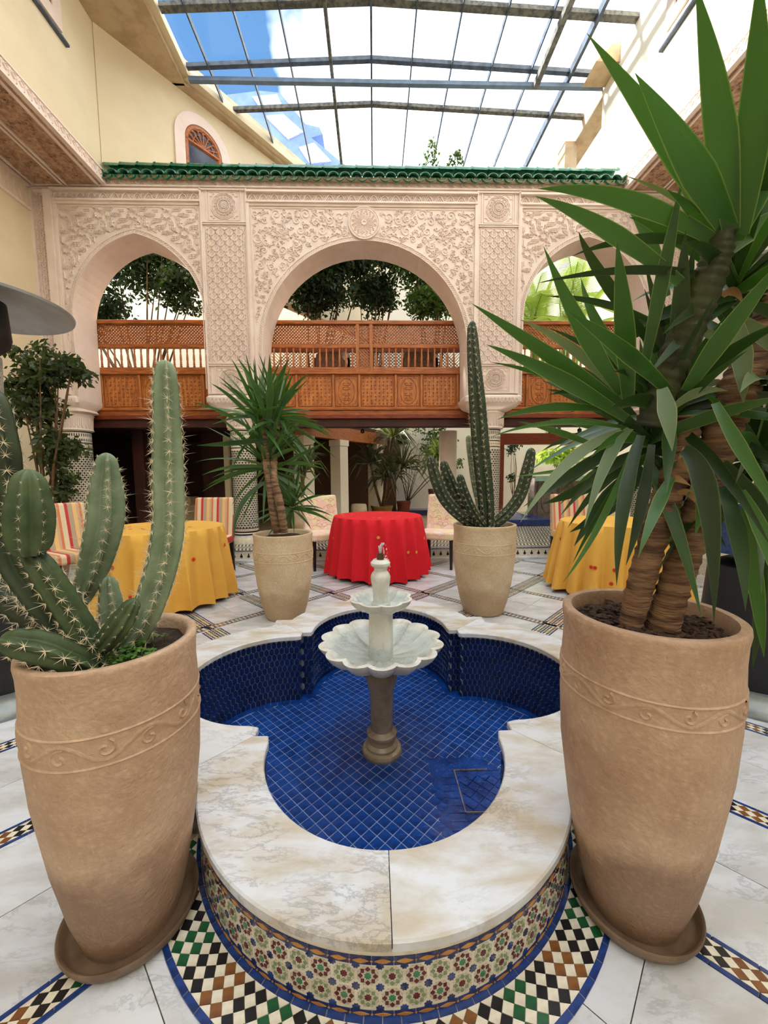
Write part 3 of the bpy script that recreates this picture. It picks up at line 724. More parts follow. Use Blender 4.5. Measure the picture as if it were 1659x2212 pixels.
# ------------------------------------------------------------------ ARCADE WALL
YA, TH = 6.2, 0.5
AX0, AX1, AZ0, AZ1 = -5.02, 4.86, 2.45, 5.66
def arch_pts(cx, half, zs, apex, pointed, n=28, zb=AZ0):
    """left jamb foot -> over the crown -> right jamb foot"""
    p = [(cx-half, zb), (cx-half, zb+(zs-zb)*.5)]
    for i in range(n+1):
        a = pi-pi*i/n
        x = cos(a)*half; z = sin(a)
        if pointed: z = sqrt(max(0, 1.5625-(abs(cos(a))+.25)**2))/sqrt(1.5)
        p.append((cx+x, zs+(apex-zs)*z))
    p += [(cx+half, zb+(zs-zb)*.5), (cx+half, zb)]
    return p
ARCH = [arch_pts(-3.545, 0.985, 3.66, 4.865, True), arch_pts(-0.115, 1.585, 3.205, 4.79, False), arch_pts(3.33, 0.985, 3.66, 4.865, True)]
wb = thing('wall_back', '', ''); del wb['label'], wb['category']; wb['kind'] = 'structure'
ol = [(AX0, AZ0), (AX0, AZ1), (AX1, AZ1), (AX1, AZ0)]
for a in reversed(ARCH): ol += list(reversed(a))
import bmesh
bm = bmesh.new(); fv = [bm.verts.new((x, YA, z)) for x, z in ol]; f = bm.faces.new(fv)
r = bmesh.ops.extrude_face_region(bm, geom=[f]); bmesh.ops.translate(bm, vec=(0, TH, 0), verts=[v for v in r['geom'] if isinstance(v, bmesh.types.BMVert)])
bmesh.ops.triangulate(bm, faces=[f for f in bm.faces if len(f.verts) > 4]); bmesh.ops.recalc_face_normals(bm, faces=bm.faces)
me = bpy.data.meshes.new('arcade'); bm.to_mesh(me); bm.free(); link('plaster_arcade', me, PLASTER_S, wb)

def rib(mb, pts, w=.012, h=.014, closed=False, base=0.0, fn=None, flat=.45):
    """raised plaster line with sloping sides following a 2D path (x, z) on the wall"""
    if fn is None: w *= 1.25; h *= .72; flat = max(flat, .6)
    fn = fn or (lambda x, z, d: (x, YA-d, z)); n = len(pts); v = []
    for i in range(n):
        a = pts[(i-1) % n] if (closed or i) else pts[i]; b = pts[(i+1) % n] if (closed or i < n-1) else pts[i]
        dx, dz = b[0]-a[0], b[1]-a[1]; l = math.hypot(dx, dz) or 1; nx, nz = -dz/l*w/2, dx/l*w/2; x, z = pts[i]
        v += [fn(x+nx, z+nz, base), fn(x+nx*flat, z+nz*flat, base+h), fn(x-nx*flat, z-nz*flat, base+h), fn(x-nx, z-nz, base)]
    f = []
    for i in range(n if closed else n-1):
        j = (i+1) % n; f += [(4*i+k, 4*i+k+1, 4*j+k+1, 4*j+k) for k in range(3)]
    mb.add(v, f)
def frame(mb, x0, x1, z0, z1, w=.03, h=.03, base=0, foot=True):
    for a in (((x0, z0), (x0, z1)), ((x1, z1), (x1, z0)), ((x0, z1), (x1, z1)))+((((x1, z0), (x0, z0)),) if foot else ()): rib(mb, a, w, h, base=base, flat=.7)
def inarch(x, z, mrg=0.0):
    for cx, half, zs, ap in ((-3.545, .985, 3.66, 4.865), (-.115, 1.585, 3.205, 4.79), (3.33, .985, 3.66, 4.865)):
        if abs(x-cx) < half+mrg and z < zs: return True
        if z >= zs and ((x-cx)/(half+mrg))**2+((z-zs)/(ap-zs+mrg))**2 < 1: return True
    return False
def slabx(mb, x0, x1, z0, z1, d0, d1): mb.box(x0, x1, YA-d1, YA-d0, z0, z1)
# main mouldings
mb = MB()
slabx(mb, AX0, AX1, 5.505, 5.525, 0, .035); slabx(mb, AX0, AX1, 5.47, 5.48, 0, .03)
mb.build('cornice_moulding', PLASTER, wb)
# top frieze: knotted fret
mb = MB(); k = 0; x = AX0+.04
while x < AX1-.1:
    z0, z1 = 5.535, 5.63; w = .118; zm = (z0+z1)/2
    rib(mb, [(x, z0+.01), (x+w*.5, z0+.01), (x+w*.5, z1-.01), (x+w, z1-.01)], .011, .014); rib(mb, [(x, z1-.01), (x+w*.3, z1-.01), (x+w*.3, z0+.03), (x+w*.75, z0+.03), (x+w*.75, z0+.01), (x+w, z0+.01)], .011, .014)
    rib(mb, [(x+w*.1, zm), (x+w*.25, zm+.018), (x+w*.4, zm), (x+w*.25, zm-.018)], .008, .012, True); rib(mb, [(x+w*.6, zm), (x+w*.8, zm+.02), (x+w, zm)], .009, .012)
    x += w
x = AX0
while x < AX1: rib(mb, [(x, 5.487), (x+.035, 5.487)], .012, .012); rib(mb, [(x+.042, 5.483), (x+.052, 5.493)], .008, .01); x += .06
mb.build('fret_frieze', PLASTER, wb)
BAYS = [(-4.70, -2.545), (-1.86, 1.60), (2.25, 4.42)]
PIL = [(-2.515, -1.89), (1.63, 2.22)]
# second frieze of little arches, inside each bay
mb = MB(); mm = MB()
for x0, x1 in BAYS:
    slabx(mm, x0, x1, 5.435, 5.465, 0, .06); slabx(mm, x0, x1, 5.30, 5.325, 0, .05); slabx(mm, x0+.02, x1-.02, 5.265, 5.30, 0, .022)
    n = int((x1-x0)/.163); w = (x1-x0)/n
    for i in range(n):
        c = x0+w*(i+.5); z0, z1 = 5.33, 5.43
        rib(mb, [(c-w*.5, z0+.005), (c-w*.32, z0+.03), (c-w*.22, z1-.035), (c, z1-.004), (c+w*.22, z1-.035), (c+w*.32, z0+.03), (c+w*.5, z0+.005)], .012, .02, base=.01)
        rib(mb, [(c-w*.2, z0+.01), (c-w*.1, z0+.05), (c, z0+.065), (c+w*.1, z0+.05), (c+w*.2, z0+.01)], .009, .016, base=.008)
        rib(mb, [(c, z0+.02), (c+.012, z0+.036), (c, z0+.05), (c-.012, z0+.036)], .007, .014, True, base=.008)
        rib(mb, [(c-w*.5, z1-.01), (c-w*.38, z1-.045), (c-w*.5, z0+.035), (c-w*.62, z1-.045)], .008, .015, True, base=.008)
mb.build('arch_frieze', PLASTER, wb); 
# pilaster frames, bay frames and rope border round each arch
for (a, b) in PIL:
    slabx(mm, a-.035, a-.012, 2.52, 5.50, 0, .03); slabx(mm, b+.012, b+.035, 2.52, 5.50, 0, .03)
    for z in (5.49, 5.03, 5.0, 2.98, 2.95, 2.53): slabx(mm, a-.01, b+.01, z-.006, z+.008, 0, .024)
for x in (-4.665, -1.845, 1.585, 2.265): slabx(mm, x-.02, x+.02, 2.52, 5.30, 0, .035)
slabx(mm, -5.02, -4.98, 2.5, 5.5, 0, .03); slabx(mm, -4.80, -4.69, 2.45, 5.44, 0, .06)
mm.build('frame_moulding', PLASTER_S, wb)
rope = MB()
for a in ARCH:
    fine = []
    for i in range(len(a)-1):
        l = math.hypot(a[i+1][0]-a[i][0], a[i+1][1]-a[i][1]); q = max(1, int(l/.03))
        fine += [(a[i][0]+(a[i+1][0]-a[i][0])*t/q, a[i][1]+(a[i+1][1]-a[i][1])*t/q) for t in range(q)]
    cx = (a[0][0]+a[-1][0])/2
    def offs(d):
        o = []
        for i in range(len(fine)):
            p, q = fine[max(0, i-1)], fine[min(len(fine)-1, i+1)]; dx, dz = q[0]-p[0], q[1]-p[1]; l = math.hypot(dx, dz) or 1
            o.append((fine[i][0]-dz/l*d, fine[i][1]+dx/l*d))
        return o
    rib(rope, offs(.008), .016, .018, flat=.7); rib(rope, offs(.062), .010, .016)
    o1, o2 = offs(.020), offs(.055)
    for i in range(0, len(o1)-1): rib(rope, [o1[i], o2[min(i+1, len(o2)-1)]], .012, .014)
rope.build('rope_border', PLASTER, wb)
# centre panel: scrolling arabesque, mirrored about the crown
rnd = random.Random(11); ar = MB(); PX0, PX1, PZ0, PZ1 = -1.80, 1.57, 2.62, 5.24; XC = -.115
spots = []
RC, RR = (XC, 5.03), .245
for tries in range(9000):
    r_ = rnd.choice([.105, .085, .07, .055, .042, .03]) if tries < 5000 else rnd.choice([.04, .03, .024])
    x, z = rnd.uniform(PX0+r_*.9, XC-r_*.6), rnd.uniform(PZ0, PZ1-r_*.95)
    if inarch(x, z, .08+r_*.95): continue
    if math.hypot(x-RC[0], z-RC[1]) < RR+r_: continue
    if any(math.hypot(x-a, z-b) < (r_+c)*.93 for a, b, c in spots): continue
    spots.append((x, z, r_))
for (x, z, r_) in spots:
    sg = rnd.choice([-1, 1]); a0 = rnd.uniform(0, 6.28); turns = 1.55 if r_ > .04 else 1.0; n = int(20 if r_ > .05 else 13)
    pts = [(x+r_*.92*(1-t/n)**.8*cos(a0+sg*turns*6.283*t/n), z+r_*.92*(1-t/n)**.8*sin(a0+sg*turns*6.283*t/n)) for t in range(n)]
    near = sorted(spots, key=lambda q: math.hypot(q[0]-x, q[1]-z))[1:4]; tx, tz, tr = rnd.choice(near)
    tail = [(tx+(pts[0][0]-tx)*.45, tz+(pts[0][1]-tz)*.45)]
    lf = []
    for q in range(2):
        b = a0+sg*rnd.uniform(.6, 2.5); c = (x+r_*1.02*cos(b), z+r_*1.02*sin(b)); e = (c[0]+r_*.55*cos(b-sg*1.0), c[1]+r_*.55*sin(b-sg*1.0))
        px_, pz_ = -(e[1]-c[1])*.3, (e[0]-c[0])*.3; lf.append([c, ((c[0]+e[0])/2+px_, (c[1]+e[1])/2+pz_), e, ((c[0]+e[0])/2-px_*.6, (c[1]+e[1])/2-pz_*.6)])
    for mir in (0, 1):
        M = (lambda p: (2*XC-p[0], p[1])) if mir else (lambda p: p)
        rib(ar, [M(p) for p in (tail+pts)], .014 if r_ > .05 else .010, .019, flat=.3)
        for q in lf:
            if not any(inarch(p[0], p[1], .07) or p[1] > PZ1 or p[0] < PX0 for p in q): rib(ar, [M(p) for p in q], .009, .016, True, flat=.3)
frame(ar, PX0, PX1, 2.56, PZ1, .014, .014, foot=False)
ar.build('arabesque_relief', PLASTER, wb)
# centre rosette
def rosette(cx, cz, R, n, name, scal=False):
    mb = MB(); circ = lambda r, k=48: [(cx+r*cos(2*pi*i/k), cz+r*sin(2*pi*i/k)) for i in range(k)]
    v = [(cx, YA-.028, cz)]+[(x, YA-.028, z) for x, z in circ(R*.98)]+[(x, YA, z) for x, z in circ(R*1.02)]
    mb.add(v, [(0, 1+i, 1+(i+1) % 48) for i in range(48)]+[(1+i, 49+i, 49+(i+1) % 48, 1+(i+1) % 48) for i in range(48)])
    for r, w, h in ((R*.97, R*.06, .012), (R*.84, R*.05, .012), (R*.13, R*.08, .018)): rib(mb, circ(r), w, h, True, base=.028)
    for i in range(56): a = 2*pi*i/56; rib(mb, [(cx+R*.86*cos(a), cz+R*.86*sin(a)), (cx+R*.95*cos(a+.08), cz+R*.95*sin(a+.08))], R*.035, .01, base=.028)
    for i in range(n):
        a = 2*pi*i/n
        def pp(r, da): return (cx+r*R*cos(a+da), cz+r*R*sin(a+da))
        g = pi/n
        rib(mb, [pp(.2, 0), pp(.40, g*.55), pp(.54, g*.6), pp(.62, 0), pp(.54, -g*.6), pp(.40, -g*.55)], R*.035, .016, True, base=.028)
        rib(mb, [pp(.62, g), pp(.70, g*.5), pp(.80, g), pp(.70, g*1.5)], R*.03, .014, True, base=.028)
    return mb.build(name, PLASTER, wb)
rosette(RC[0], RC[1], .235, 16, 'centre_rosette')
def rosette2(cx, cz, s):
    mb = MB(); frame(mb, cx-s*1.12, cx+s*1.12, cz-s*1.0, cz+s*1.0, .014, .02); frame(mb, cx-s*.98, cx+s*.98, cz-s*.88, cz+s*.88, .012, .016)
    R = s*.78; circ = lambda r, k=40, w=0, n=16: [(cx+r*(1+w*abs(sin(n*pi*i/k*1.0)))*cos(2*pi*i/k), cz+r*(1+w*abs(sin(n*pi*i/k)))*sin(2*pi*i/k)) for i in range(k)]
    rib(mb, circ(R*.98, 96, .07, 12), .014, .022, True); rib(mb, circ(R*.88, 96, .06, 12), .009, .02, True)
    rib(mb, circ(R*.5), .012, .028, True); rib(mb, circ(R*.20, 24), .012, .03, True); rib(mb, circ(R*.08, 12), .014, .034, True)
    for i in range(32): a = 2*pi*i/32; rib(mb, [(cx+R*.26*cos(a), cz+R*.26*sin(a)), (cx+R*.44*cos(a), cz+R*.44*sin(a))], .007, .02)
    for i in range(18):
        a = 2*pi*i/18; q = lambda r, d: (cx+r*R*cos(a+d), cz+r*R*sin(a+d)); rib(mb, [q(.58, 0), q(.68, .09), q(.8, 0), q(.68, -.09)], .010, .024, True); rib(mb, [q(.56, .17), q(.78, .17)], .008, .018)
    for sx in (-1, 1):
        for sz in (-1, 1): rib(mb, [(cx+sx*s*.92, cz+sz*s*.6), (cx+sx*s*.75, cz+sz*s*.62), (cx+sx*s*.72, cz+sz*s*.74), (cx+sx*s*.6, cz+sz*s*.75), (cx+sx*s*.6, cz+sz*s*.86)], .01, .015)
    mb.build('pilaster_rosette', PLASTER, wb)
for a, b in PIL:
    rosette2((a+b)/2, 5.26, .225); rosette2((a+b)/2, 2.75, .20)
# pierced lattice on pilasters (and on the narrow strip by the left wall)
def lattice(x0, x1, z0, z1, name, dx=.125, dz=.155):
    mb = MB(); j = 0; z = z0
    nx = max(1, round((x1-x0)/dx)); dx = (x1-x0)/nx
    nz = round((z1-z0)/dz*2); dz = (z1-z0)/nz*2
    for j in range(nz+1):
        for i in range(nx+1):
            cx = x0+dx*(i+(.5 if j % 2 else 0)); cz = z0+dz/2*j
            if cx > x1+.01 or cz < z0+.02 or cz > z1-.02: continue
            cl = lambda p: (min(max(p[0], x0), x1), min(max(p[1], z0), z1))
            rib(mb, [cl(p) for p in ((cx, cz+dz*.5), (cx+dx*.24, cz+dz*.2), (cx+dx*.24, cz-dz*.2), (cx, cz-dz*.5), (cx-dx*.24, cz-dz*.2), (cx-dx*.24, cz+dz*.2))], .011, .02, True)
            for sx in (-1, 1):
                rib(mb, [cl(p) for p in ((cx+sx*dx*.12, cz+dz*.36), (cx+sx*dx*.5, cz+dz*.12), (cx+sx*dx*.5, cz-dz*.12), (cx+sx*dx*.12, cz-dz*.36))], .009, .018)
            rib(mb, [cl(p) for p in ((cx, cz+dz*.2), (cx+dx*.12, cz), (cx, cz-dz*.2), (cx-dx*.12, cz))], .008, .012, True)
    for x in (x0-.012, x1+.012):
        z = z0
        while z < z1: rib(mb, [(x-.006, z), (x+.006, z+.02)], .008, .012); rib(mb, [(x, z+.03), (x, z+.05)], .01, .012); z += .06
    frame(mb, x0, x1, z0, z1, .012, .014)
    mb.build(name, PLASTER, wb)
for a, b in PIL: lattice(a+.035, b-.035, 3.0, 4.98, 'pilaster_lattice')
lattice(-4.965, -4.815, 2.6, 5.42, 'pilaster_lattice', .075, .13)
lattice(4.47, 4.80, 2.6, 5.42, 'pilaster_lattice', .11, .14)
# side bays: geometric star and meander pattern
def stars(x0, x1, z0, z1, ax, name):
    mb = MB(); P = .25; jj = 0
    ok = lambda p: x0 < p[0] < x1 and z0 < p[1] < z1 and not inarch(p[0], p[1], .075)
    def put(pts, w=.011, h=.014, closed=False):
        w *= .95; h *= 1.5
        if all(ok(p) for p in pts): rib(mb, pts, w, h, closed)
        else:
            run = []
            for p in pts:
                if ok(p): run.append(p)
                else:
                    if len(run) > 1: rib(mb, run, w, h)
                    run = []
            if len(run) > 1: rib(mb, run, w, h)
    nx = int((x1-x0)/P)+2; nz = int((z1-z0)/P)+2
    for i in range(nx):
        for j in range(nz):
            cx, cz = x0+.09+i*P, z1-.11-j*P; big = (i+j) % 2 == 0
            R = .058 if big else .032
            s = [(cx+(R if k % 2 == 0 else R*.74)*cos(k*pi/8+pi/8*0), cz+(R if k % 2 == 0 else R*.74)*sin(k*pi/8)) for k in range(16)]
            put(s, .010, .016, True)
            if big: put([(cx+(R+.021 if k % 2 == 0 else R*.74+.019)*cos(k*pi/8), cz+(R+.021 if k % 2 == 0 else R*.74+.019)*sin(k*pi/8)) for k in range(16)], .008, .012, True)
            else:
                put([(cx+.013*cos(k), cz+.013*sin(k)) for k in range(6)], .008, .02, True)
                for d in (.05, .068, .086):
                    for sx in (-1, 1): put([(cx+sx*(d-.016), cz-.024), (cx+sx*d, cz), (cx+sx*(d-.016), cz+.024)], .007, .013)
            if big:
                for k in range(4):
                    c_, s_ = [(1, 0), (0, 1), (-1, 0), (0, -1)][k]
                    T = lambda p, q: (cx+(c_*p-s_*q)*1.0, cz+(s_*p+c_*q)*1.0)
                    for o in (0, .024, .048):
                        put([T(.075, .03+o), T(.10+o*.4, .055+o), T(.19+o*.3, .055+o), T(.235+o*.3, .10+o)], .010, .015)
                    put([T(.045, .125), T(.045, .19)], .010, .013); put([T(.068, .13), T(.068, .21)], .010, .013); put([T(.115, .15), T(.115, .225)], .010, .013)
    frame(mb, x0, x1, z0, z1, .012, .014, foot=False); mb.build(name, PLASTER, wb)
stars(-4.64, -2.58, 2.6, 5.24, -3.545, 'star_relief'); stars(2.29, 4.38, 2.6, 5.24, 3.33, 'star_relief')
# capitals and columns
def capital(cx, hw, name='capital'):
    mb = MB(); N_ = 32; cy = YA+TH/2
    def sq(hx, hy, e):
        o = []
        for k in range(N_):
            a = 2*pi*k/N_; c, s = cos(a), sin(a); o.append((cx+hx*abs(c)**e*(1 if c > 0 else -1), cy+hy*abs(s)**e*(1 if s > 0 else -1)))
        return o
    rows = [(2.50, hw, TH/2+.02, .15), (2.47, hw+.03, TH/2+.05, .15), (2.40, hw+.03, TH/2+.05, .2), (2.33, hw-.02, TH/2, .35), (2.28, .30, .26, .7), (2.26, .235, .235, 1), (2.24, .255, .255, 1), (2.21, .235, .235, 1), (2.02, .225, .225, 1), (2.0, .24, .24, 1), (1.98, .20, .20, 1)]
    vs = []; 
    for z, hx, hy, e in rows: vs += [(x, y, z) for x, y in sq(hx, hy, e)]
    fs = [(i*N_+k, (i+1)*N_+k, (i+1)*N_+(k+1) % N_, i*N_+(k+1) % N_) for i in range(len(rows)-1) for k in range(N_)]
    mb.add(vs, fs); autosmooth(mb.build(name, PLASTER_S, wb), 40)
    mb = MB()
    for k in range(-7, 8):
        x = cx+k*hw*2/15
        if abs(x-cx) > hw-.03: continue
        fn = lambda a, z, d: (a, YA-.052-d, z)
        rib(mb, [(x-.022, 2.395), (x-.012, 2.44), (x+.012, 2.45), (x+.022, 2.40), (x, 2.38)], .008, .01, True, fn=fn)
    for k in range(14):
        a0 = pi+pi*(k+.5)/14; fn = lambda a, z, d: (cx+(.232+d)*cos(a), YA+TH/2+(.232+d)*sin(a), z)
        rib(mb, [(a0-.06, 2.18), (a0-.06, 2.07), (a0, 2.04), (a0+.06, 2.07), (a0+.06, 2.18)], .03, .014, fn=fn)
    mb.build('capital_carving', PLASTER, wb)
for cx, hw in ((-2.135, .435), (1.90, .43), (-4.80, .24), (4.6, .27)): capital(cx, hw)
def column(cx, r, mosaic=True, cy=YA+TH/2, label=None, zt=2.0):
    t = thing('column', '', ''); del t['label'], t['category']; t['kind'] = 'structure'
    mb = MB(); mb.lathe([(0, 0.1), (r+.03, .1), (r+.03, .2), (r+.012, .24), (r, .27), (r, zt), (0, zt)], 40, cx, cy); autosmooth(mb.build('shaft', ZWHITE if mosaic else PLASTER_S, t))
    if not mosaic: return
    mb = MB(); per = 2*pi*r; nc_ = int(per/.048); da = 2*pi/nc_
    fn = lambda a, z, d: (cx+(r+d)*cos(a), cy+(r+d)*sin(a), z)
    def dot_(a, z, ra, rz_, mi=0, k=8):
        c = [fn(a+ra*cos(2*pi*i/k+pi/8)/r, z+rz_*sin(2*pi*i/k+pi/8), .0018) for i in range(k)]; mb.add(c, [tuple(range(k))], mi)
    z = .42; j = 0
    while z < 1.68:
        for i in range(nc_):
            a = da*(i+(.5 if j % 2 else 0)); 
            if sin(a) > .35: continue
            dot_(a, z, .0135, .0165, 0)
            for s in (-1, 1): 
                c = a+s*da*.5; mb.add([fn(c-.004/r, z-.012, .0018), fn(c+.004/r, z-.012, .0018), fn(c+.004/r, z+.012, .0018), fn(c-.004/r, z+.012, .0018)], [(0, 1, 2, 3)], 0)
        z += .036; j += 1
    for zz, mi, hh in ((1.70, 0, .008), (1.795, 0, .008), (.40, 0, .006), (.345, 0, .012), (.30, 1, .012), (1.975, 0, .012)):
        q = [fn(2*pi*i/40, zz-hh, .002) for i in range(40)]+[fn(2*pi*i/40, zz+hh, .002) for i in range(40)]; mb.add(q, [(i, (i+1) % 40, 40+(i+1) % 40, 40+i) for i in range(40)], mi)
    n2 = int(per/.03)
    for i in range(n2):
        a = 2*pi*i/n2; dot_(a, 1.748, .011, .014, 2, 6); dot_(a, .372, .011, .009, 2, 6)
        for z0_, z1_ in ((1.825, 1.865), (1.90, 1.945)): mb.add([fn(a-.006/r, z0_, .002), fn(a+.006/r, z0_, .002), fn(a+.006/r, z1_, .002), fn(a-.006/r, z1_, .002)], [(0, 1, 2, 3)], 0)
    mb.build('mosaic_pattern', [ZBLACK, ZNAVY, ZOCHRE], t, kind='stuff')
for cx in (-2.135, 1.90, -4.80, 4.6): column(cx, .195)
column(1.45, .17, False, 7.6, zt=2.1); 

# green tiled pent roof
roof = thing('roof', '', ''); del roof['label'], roof['category']; roof['kind'] = 'structure'
RX0, RX1 = -3.93, 3.83; NT = 46; pw = (RX1-RX0)/NT
mb = MB(); mb.add([(RX0, 6.16, 5.60), (RX1, 6.16, 5.60), (RX1, 6.45, 5.64), (RX0, 6.45, 5.64), (RX0, 6.16, 5.66), (RX1, 6.16, 5.66), (RX1, 6.45, 5.70), (RX0, 6.45, 5.70)],
     [(0, 1, 2, 3), (4, 7, 6, 5), (0, 4, 5, 1), (1, 5, 6, 2), (2, 6, 7, 3), (3, 7, 4, 0)]); mb.build('roof_deck', BEAM, roof)
def roof_tile(conc, r=.082, ln=.20):
    m_ = MB(); K = 8; vs = []
    for j, (yy, zz, rr) in enumerate(((0, 0, r), (ln, ln*.45, r*.86))):
        for q in (0, 1):
            R = rr-(.014 if q else 0)
            for i in range(K+1):
                a = pi*i/K; s = -1 if conc else 1; vs.append((R*cos(a), yy, zz+s*R*sin(a)*.8))
    fs = []
    for i in range(K):
        fs += [(i, i+1, K+2+i, K+1+i), (i, 2*K+2+i, 2*K+3+i, i+1), (K+1+i, K+2+i, 3*K+4+i, 3*K+3+i)]
    fs += [(0, K+1, 3*K+3, 2*K+2), (K, 3*K+2+0, 4*K+3, 2*K+1)]
    m_.add(vs, fs); me = m_.mesh('roof_tile', True); me.materials.append(GREEN); return me
tcov, tpan = roof_tile(False), roof_tile(True, .07)
for i in range(NT+1):
    x = RX0+i*pw
    for row in range(2):
        o = link('roof_tile', tcov, None, roof, loc=(x, 6.09+row*.10+random.uniform(-.006, .006), 5.625+row*.04)); o.rotation_euler = (random.uniform(-.03, .03), random.uniform(-.05, .05), 0)
        if i < NT: link('roof_tile', tpan, None, roof, loc=(x+pw/2, 6.10+row*.10, 5.62+row*.04))
rm = MB(); K = 8; vs = []
for j, (xx, rr) in enumerate(((0, .082), (.22, .074), (.235, .088), (.25, .088))):
    for i in range(K+1): a = pi*i/K; vs.append((xx, -rr*cos(a), rr*sin(a)))
rm.add(vs, [(j*(K+1)+i, j*(K+1)+i+1, (j+1)*(K+1)+i+1, (j+1)*(K+1)+i) for j in range(3) for i in range(K)]); rme = rm.mesh('ridge_tile', True); rme.materials.append(GREEN)
nr = 31; 
for i in range(nr): link('ridge_tile', rme, None, roof, loc=(RX0+.02+i*(RX1-RX0-.12)/nr, 6.22, 5.772+random.uniform(-.004, .004)))

# ------------------------------------------------------------------ SIDE WALLS, LEDGES
def wall(name, m_, boxes, kind='structure'):
    mb = MB()
    for b in boxes: mb.box(*b)
    return mb.build(name, m_, None, kind=kind)
XL, XR, XLL, XRR, ZL = -3.95, 3.88, -5.02, 4.86, 5.57
wu = wall('wall_left_upper', CREAM, [(XL-.25, XL, -6, 6.2, ZL, 7.85), (XL-1.2, XL-.24, -6, 6.25, ZL+.02, 7.85)])
wall('wall_left', CREAM, [(XLL-.25, XLL, -6, 6.7, -.1, ZL)])
wall('wall_right_upper', CREAMW, [(XR, XR+.25, -6, 6.95, ZL, 9.6)])
wall('wall_right', CREAMW, [(XRR, XRR+.25, -6, 6.7, -.1, ZL)])
wall('wall_front', CREAMW, [(-5.2, 5.1, -6.3, -6, -.1, 9.6)])
mb = MB(); mb.box(XLL, XL, -6, 6.2, ZL-.05, ZL); sl = mb.build('soffit_left', SOFFIT, kind='structure')
mb = MB(); mb.box(XR, XRR, -6, 6.2, ZL-.05, ZL); mb.build('soffit_right', SOFFIT, kind='structure')
# ledge fascia with carving, edge mouldings
for sx, xe, xi, nm in ((1, XL, XLL, 'trim_left'), (-1, XR, XRR, 'trim_right')):
    t = thing(nm, '', ''); del t['label'], t['category']; t['kind'] = 'structure'
    mb = MB(); a, b = (xe, xe+sx*.045); mb.box(min(a, b), max(a, b), -3, 6.19, ZL-.05, ZL+.13)
    a, b = (xe+sx*.045, xe+sx*.06); mb.box(min(a, b), max(a, b), -3, 6.185, ZL+.11, ZL+.13); mb.box(min(a, b), max(a, b), -3, 6.185, ZL-.05, ZL-.03)
    for d in (.05, .5, .56, .98): x = xe-sx*d; mb.box(x-.012, x+.012, -3, 6.185, ZL-.075, ZL-.05)
    a, b = xi, xi+sx*.03; mb.box(min(a, b), max(a, b), -3, 6.19, ZL-.42, ZL-.38); mb.box(min(a, b), max(a, b), -3, 6.19, ZL-.09, ZL-.05)
    mb.build('ledge_moulding', PLASTER_S, t)
    mb = MB(); y = 1.2; fn = lambda u, z, d: (xe+sx*(.045+d), u, z); fn2 = lambda u, z, d: (xi+sx*d, u, z); rnd = random.Random(5)
    while y < 6.1:
        z = ZL+.03
        rib(mb, [(y, z+.05), (y+.03, z+.07), (y+.05, z+.03), (y+.02, z), (y-.01, z+.03)], .012, .014, fn=fn, closed=True); rib(mb, [(y+.05, z-.03), (y+.075, z+.07)], .01, .012, fn=fn)
        rib(mb, [(y, ZL-.36), (y+.045, ZL-.2), (y+.09, ZL-.36)], .016, .016, fn=fn2); rib(mb, [(y, ZL-.12), (y+.045, ZL-.26), (y+.09, ZL-.12)], .014, .014, fn=fn2)
        rib(mb, [(y+.02, ZL-.22), (y+.045, ZL-.18), (y+.07, ZL-.22), (y+.045, ZL-.26)], .01, .012, True, fn=fn2); y += .095
    mb.build('ledge_carving', PLASTER, t)
    mb = MB(); fs_ = lambda u, w, d: (xe-sx*w, u, ZL-.05-d); rnd = random.Random(9)
    for k in range(420):
        u, w, r_ = rnd.uniform(1.5, 6.1), rnd.uniform(.1, .95), rnd.uniform(.025, .06)
        if .46 < w < .6: continue
        a0 = rnd.uniform(0, 6.28); rib(mb, [(u+r_*(1-i/10)*cos(a0+i*.8), w+r_*(1-i/10)*sin(a0+i*.8)) for i in range(9)], .014, .014, fn=fs_)
    mb.build('soffit_carving', SOFFIT, t)
WY1, WZ1, WY2, WZ2 = 5.56, 6.90, 5.48, 6.97
# balcony windows high on the side walls (only their lower corners show)
for sx, x, nm in ((1, XL, 'window_1'), (-1, XR, 'window_2')):
    t = thing(nm, '', ''); del t['label'], t['category']; t['kind'] = 'structure'
    y1 = WY1 if sx > 0 else WY2; y0 = y1-1.3; zb = WZ1 if sx > 0 else WZ2; zt_ = 7.68
    mb = MB(); X0, X1 = (x, x+.03) if sx > 0 else (x-.03, x)
    mb.box(X0, X1, y1-.16, y1, zb, zt_); mb.box(X0, X1, y0, y1-.16, zb, zb+.16); mb.box(X0, X1, y0, y0+.16, zb+.16, zt_); mb.build('window_frame', PLASTER, t)
    mb = MB(); X0, X1 = (x+.0, x+.012) if sx > 0 else (x-.012, x); mb.box(X0, X1, y0+.16, y1-.16, zb+.16, zt_)
    mb.build('window_recess', WOODD if sx > 0 else WOOD, t)
    mb = MB(); X0, X1 = (x+.03, x+.045) if sx > 0 else (x-.045, x-.03)
    for k in range(7): mb.tube([(x+sx*.02, y0+.25+k*.15, zb+.16), (x+sx*.02, y0+.25+k*.15, zt_-.05)], .012, 6)
    mb.build('window_bar', WOODD, t)
    mb = MB(); X0, X1 = (x, x+.05) if sx > 0 else (x-.05, x); mb.box(X0, X1, y0-.4, y1+.08, 6.81, 6.84); mb.build('window_sill', STEEL, t)

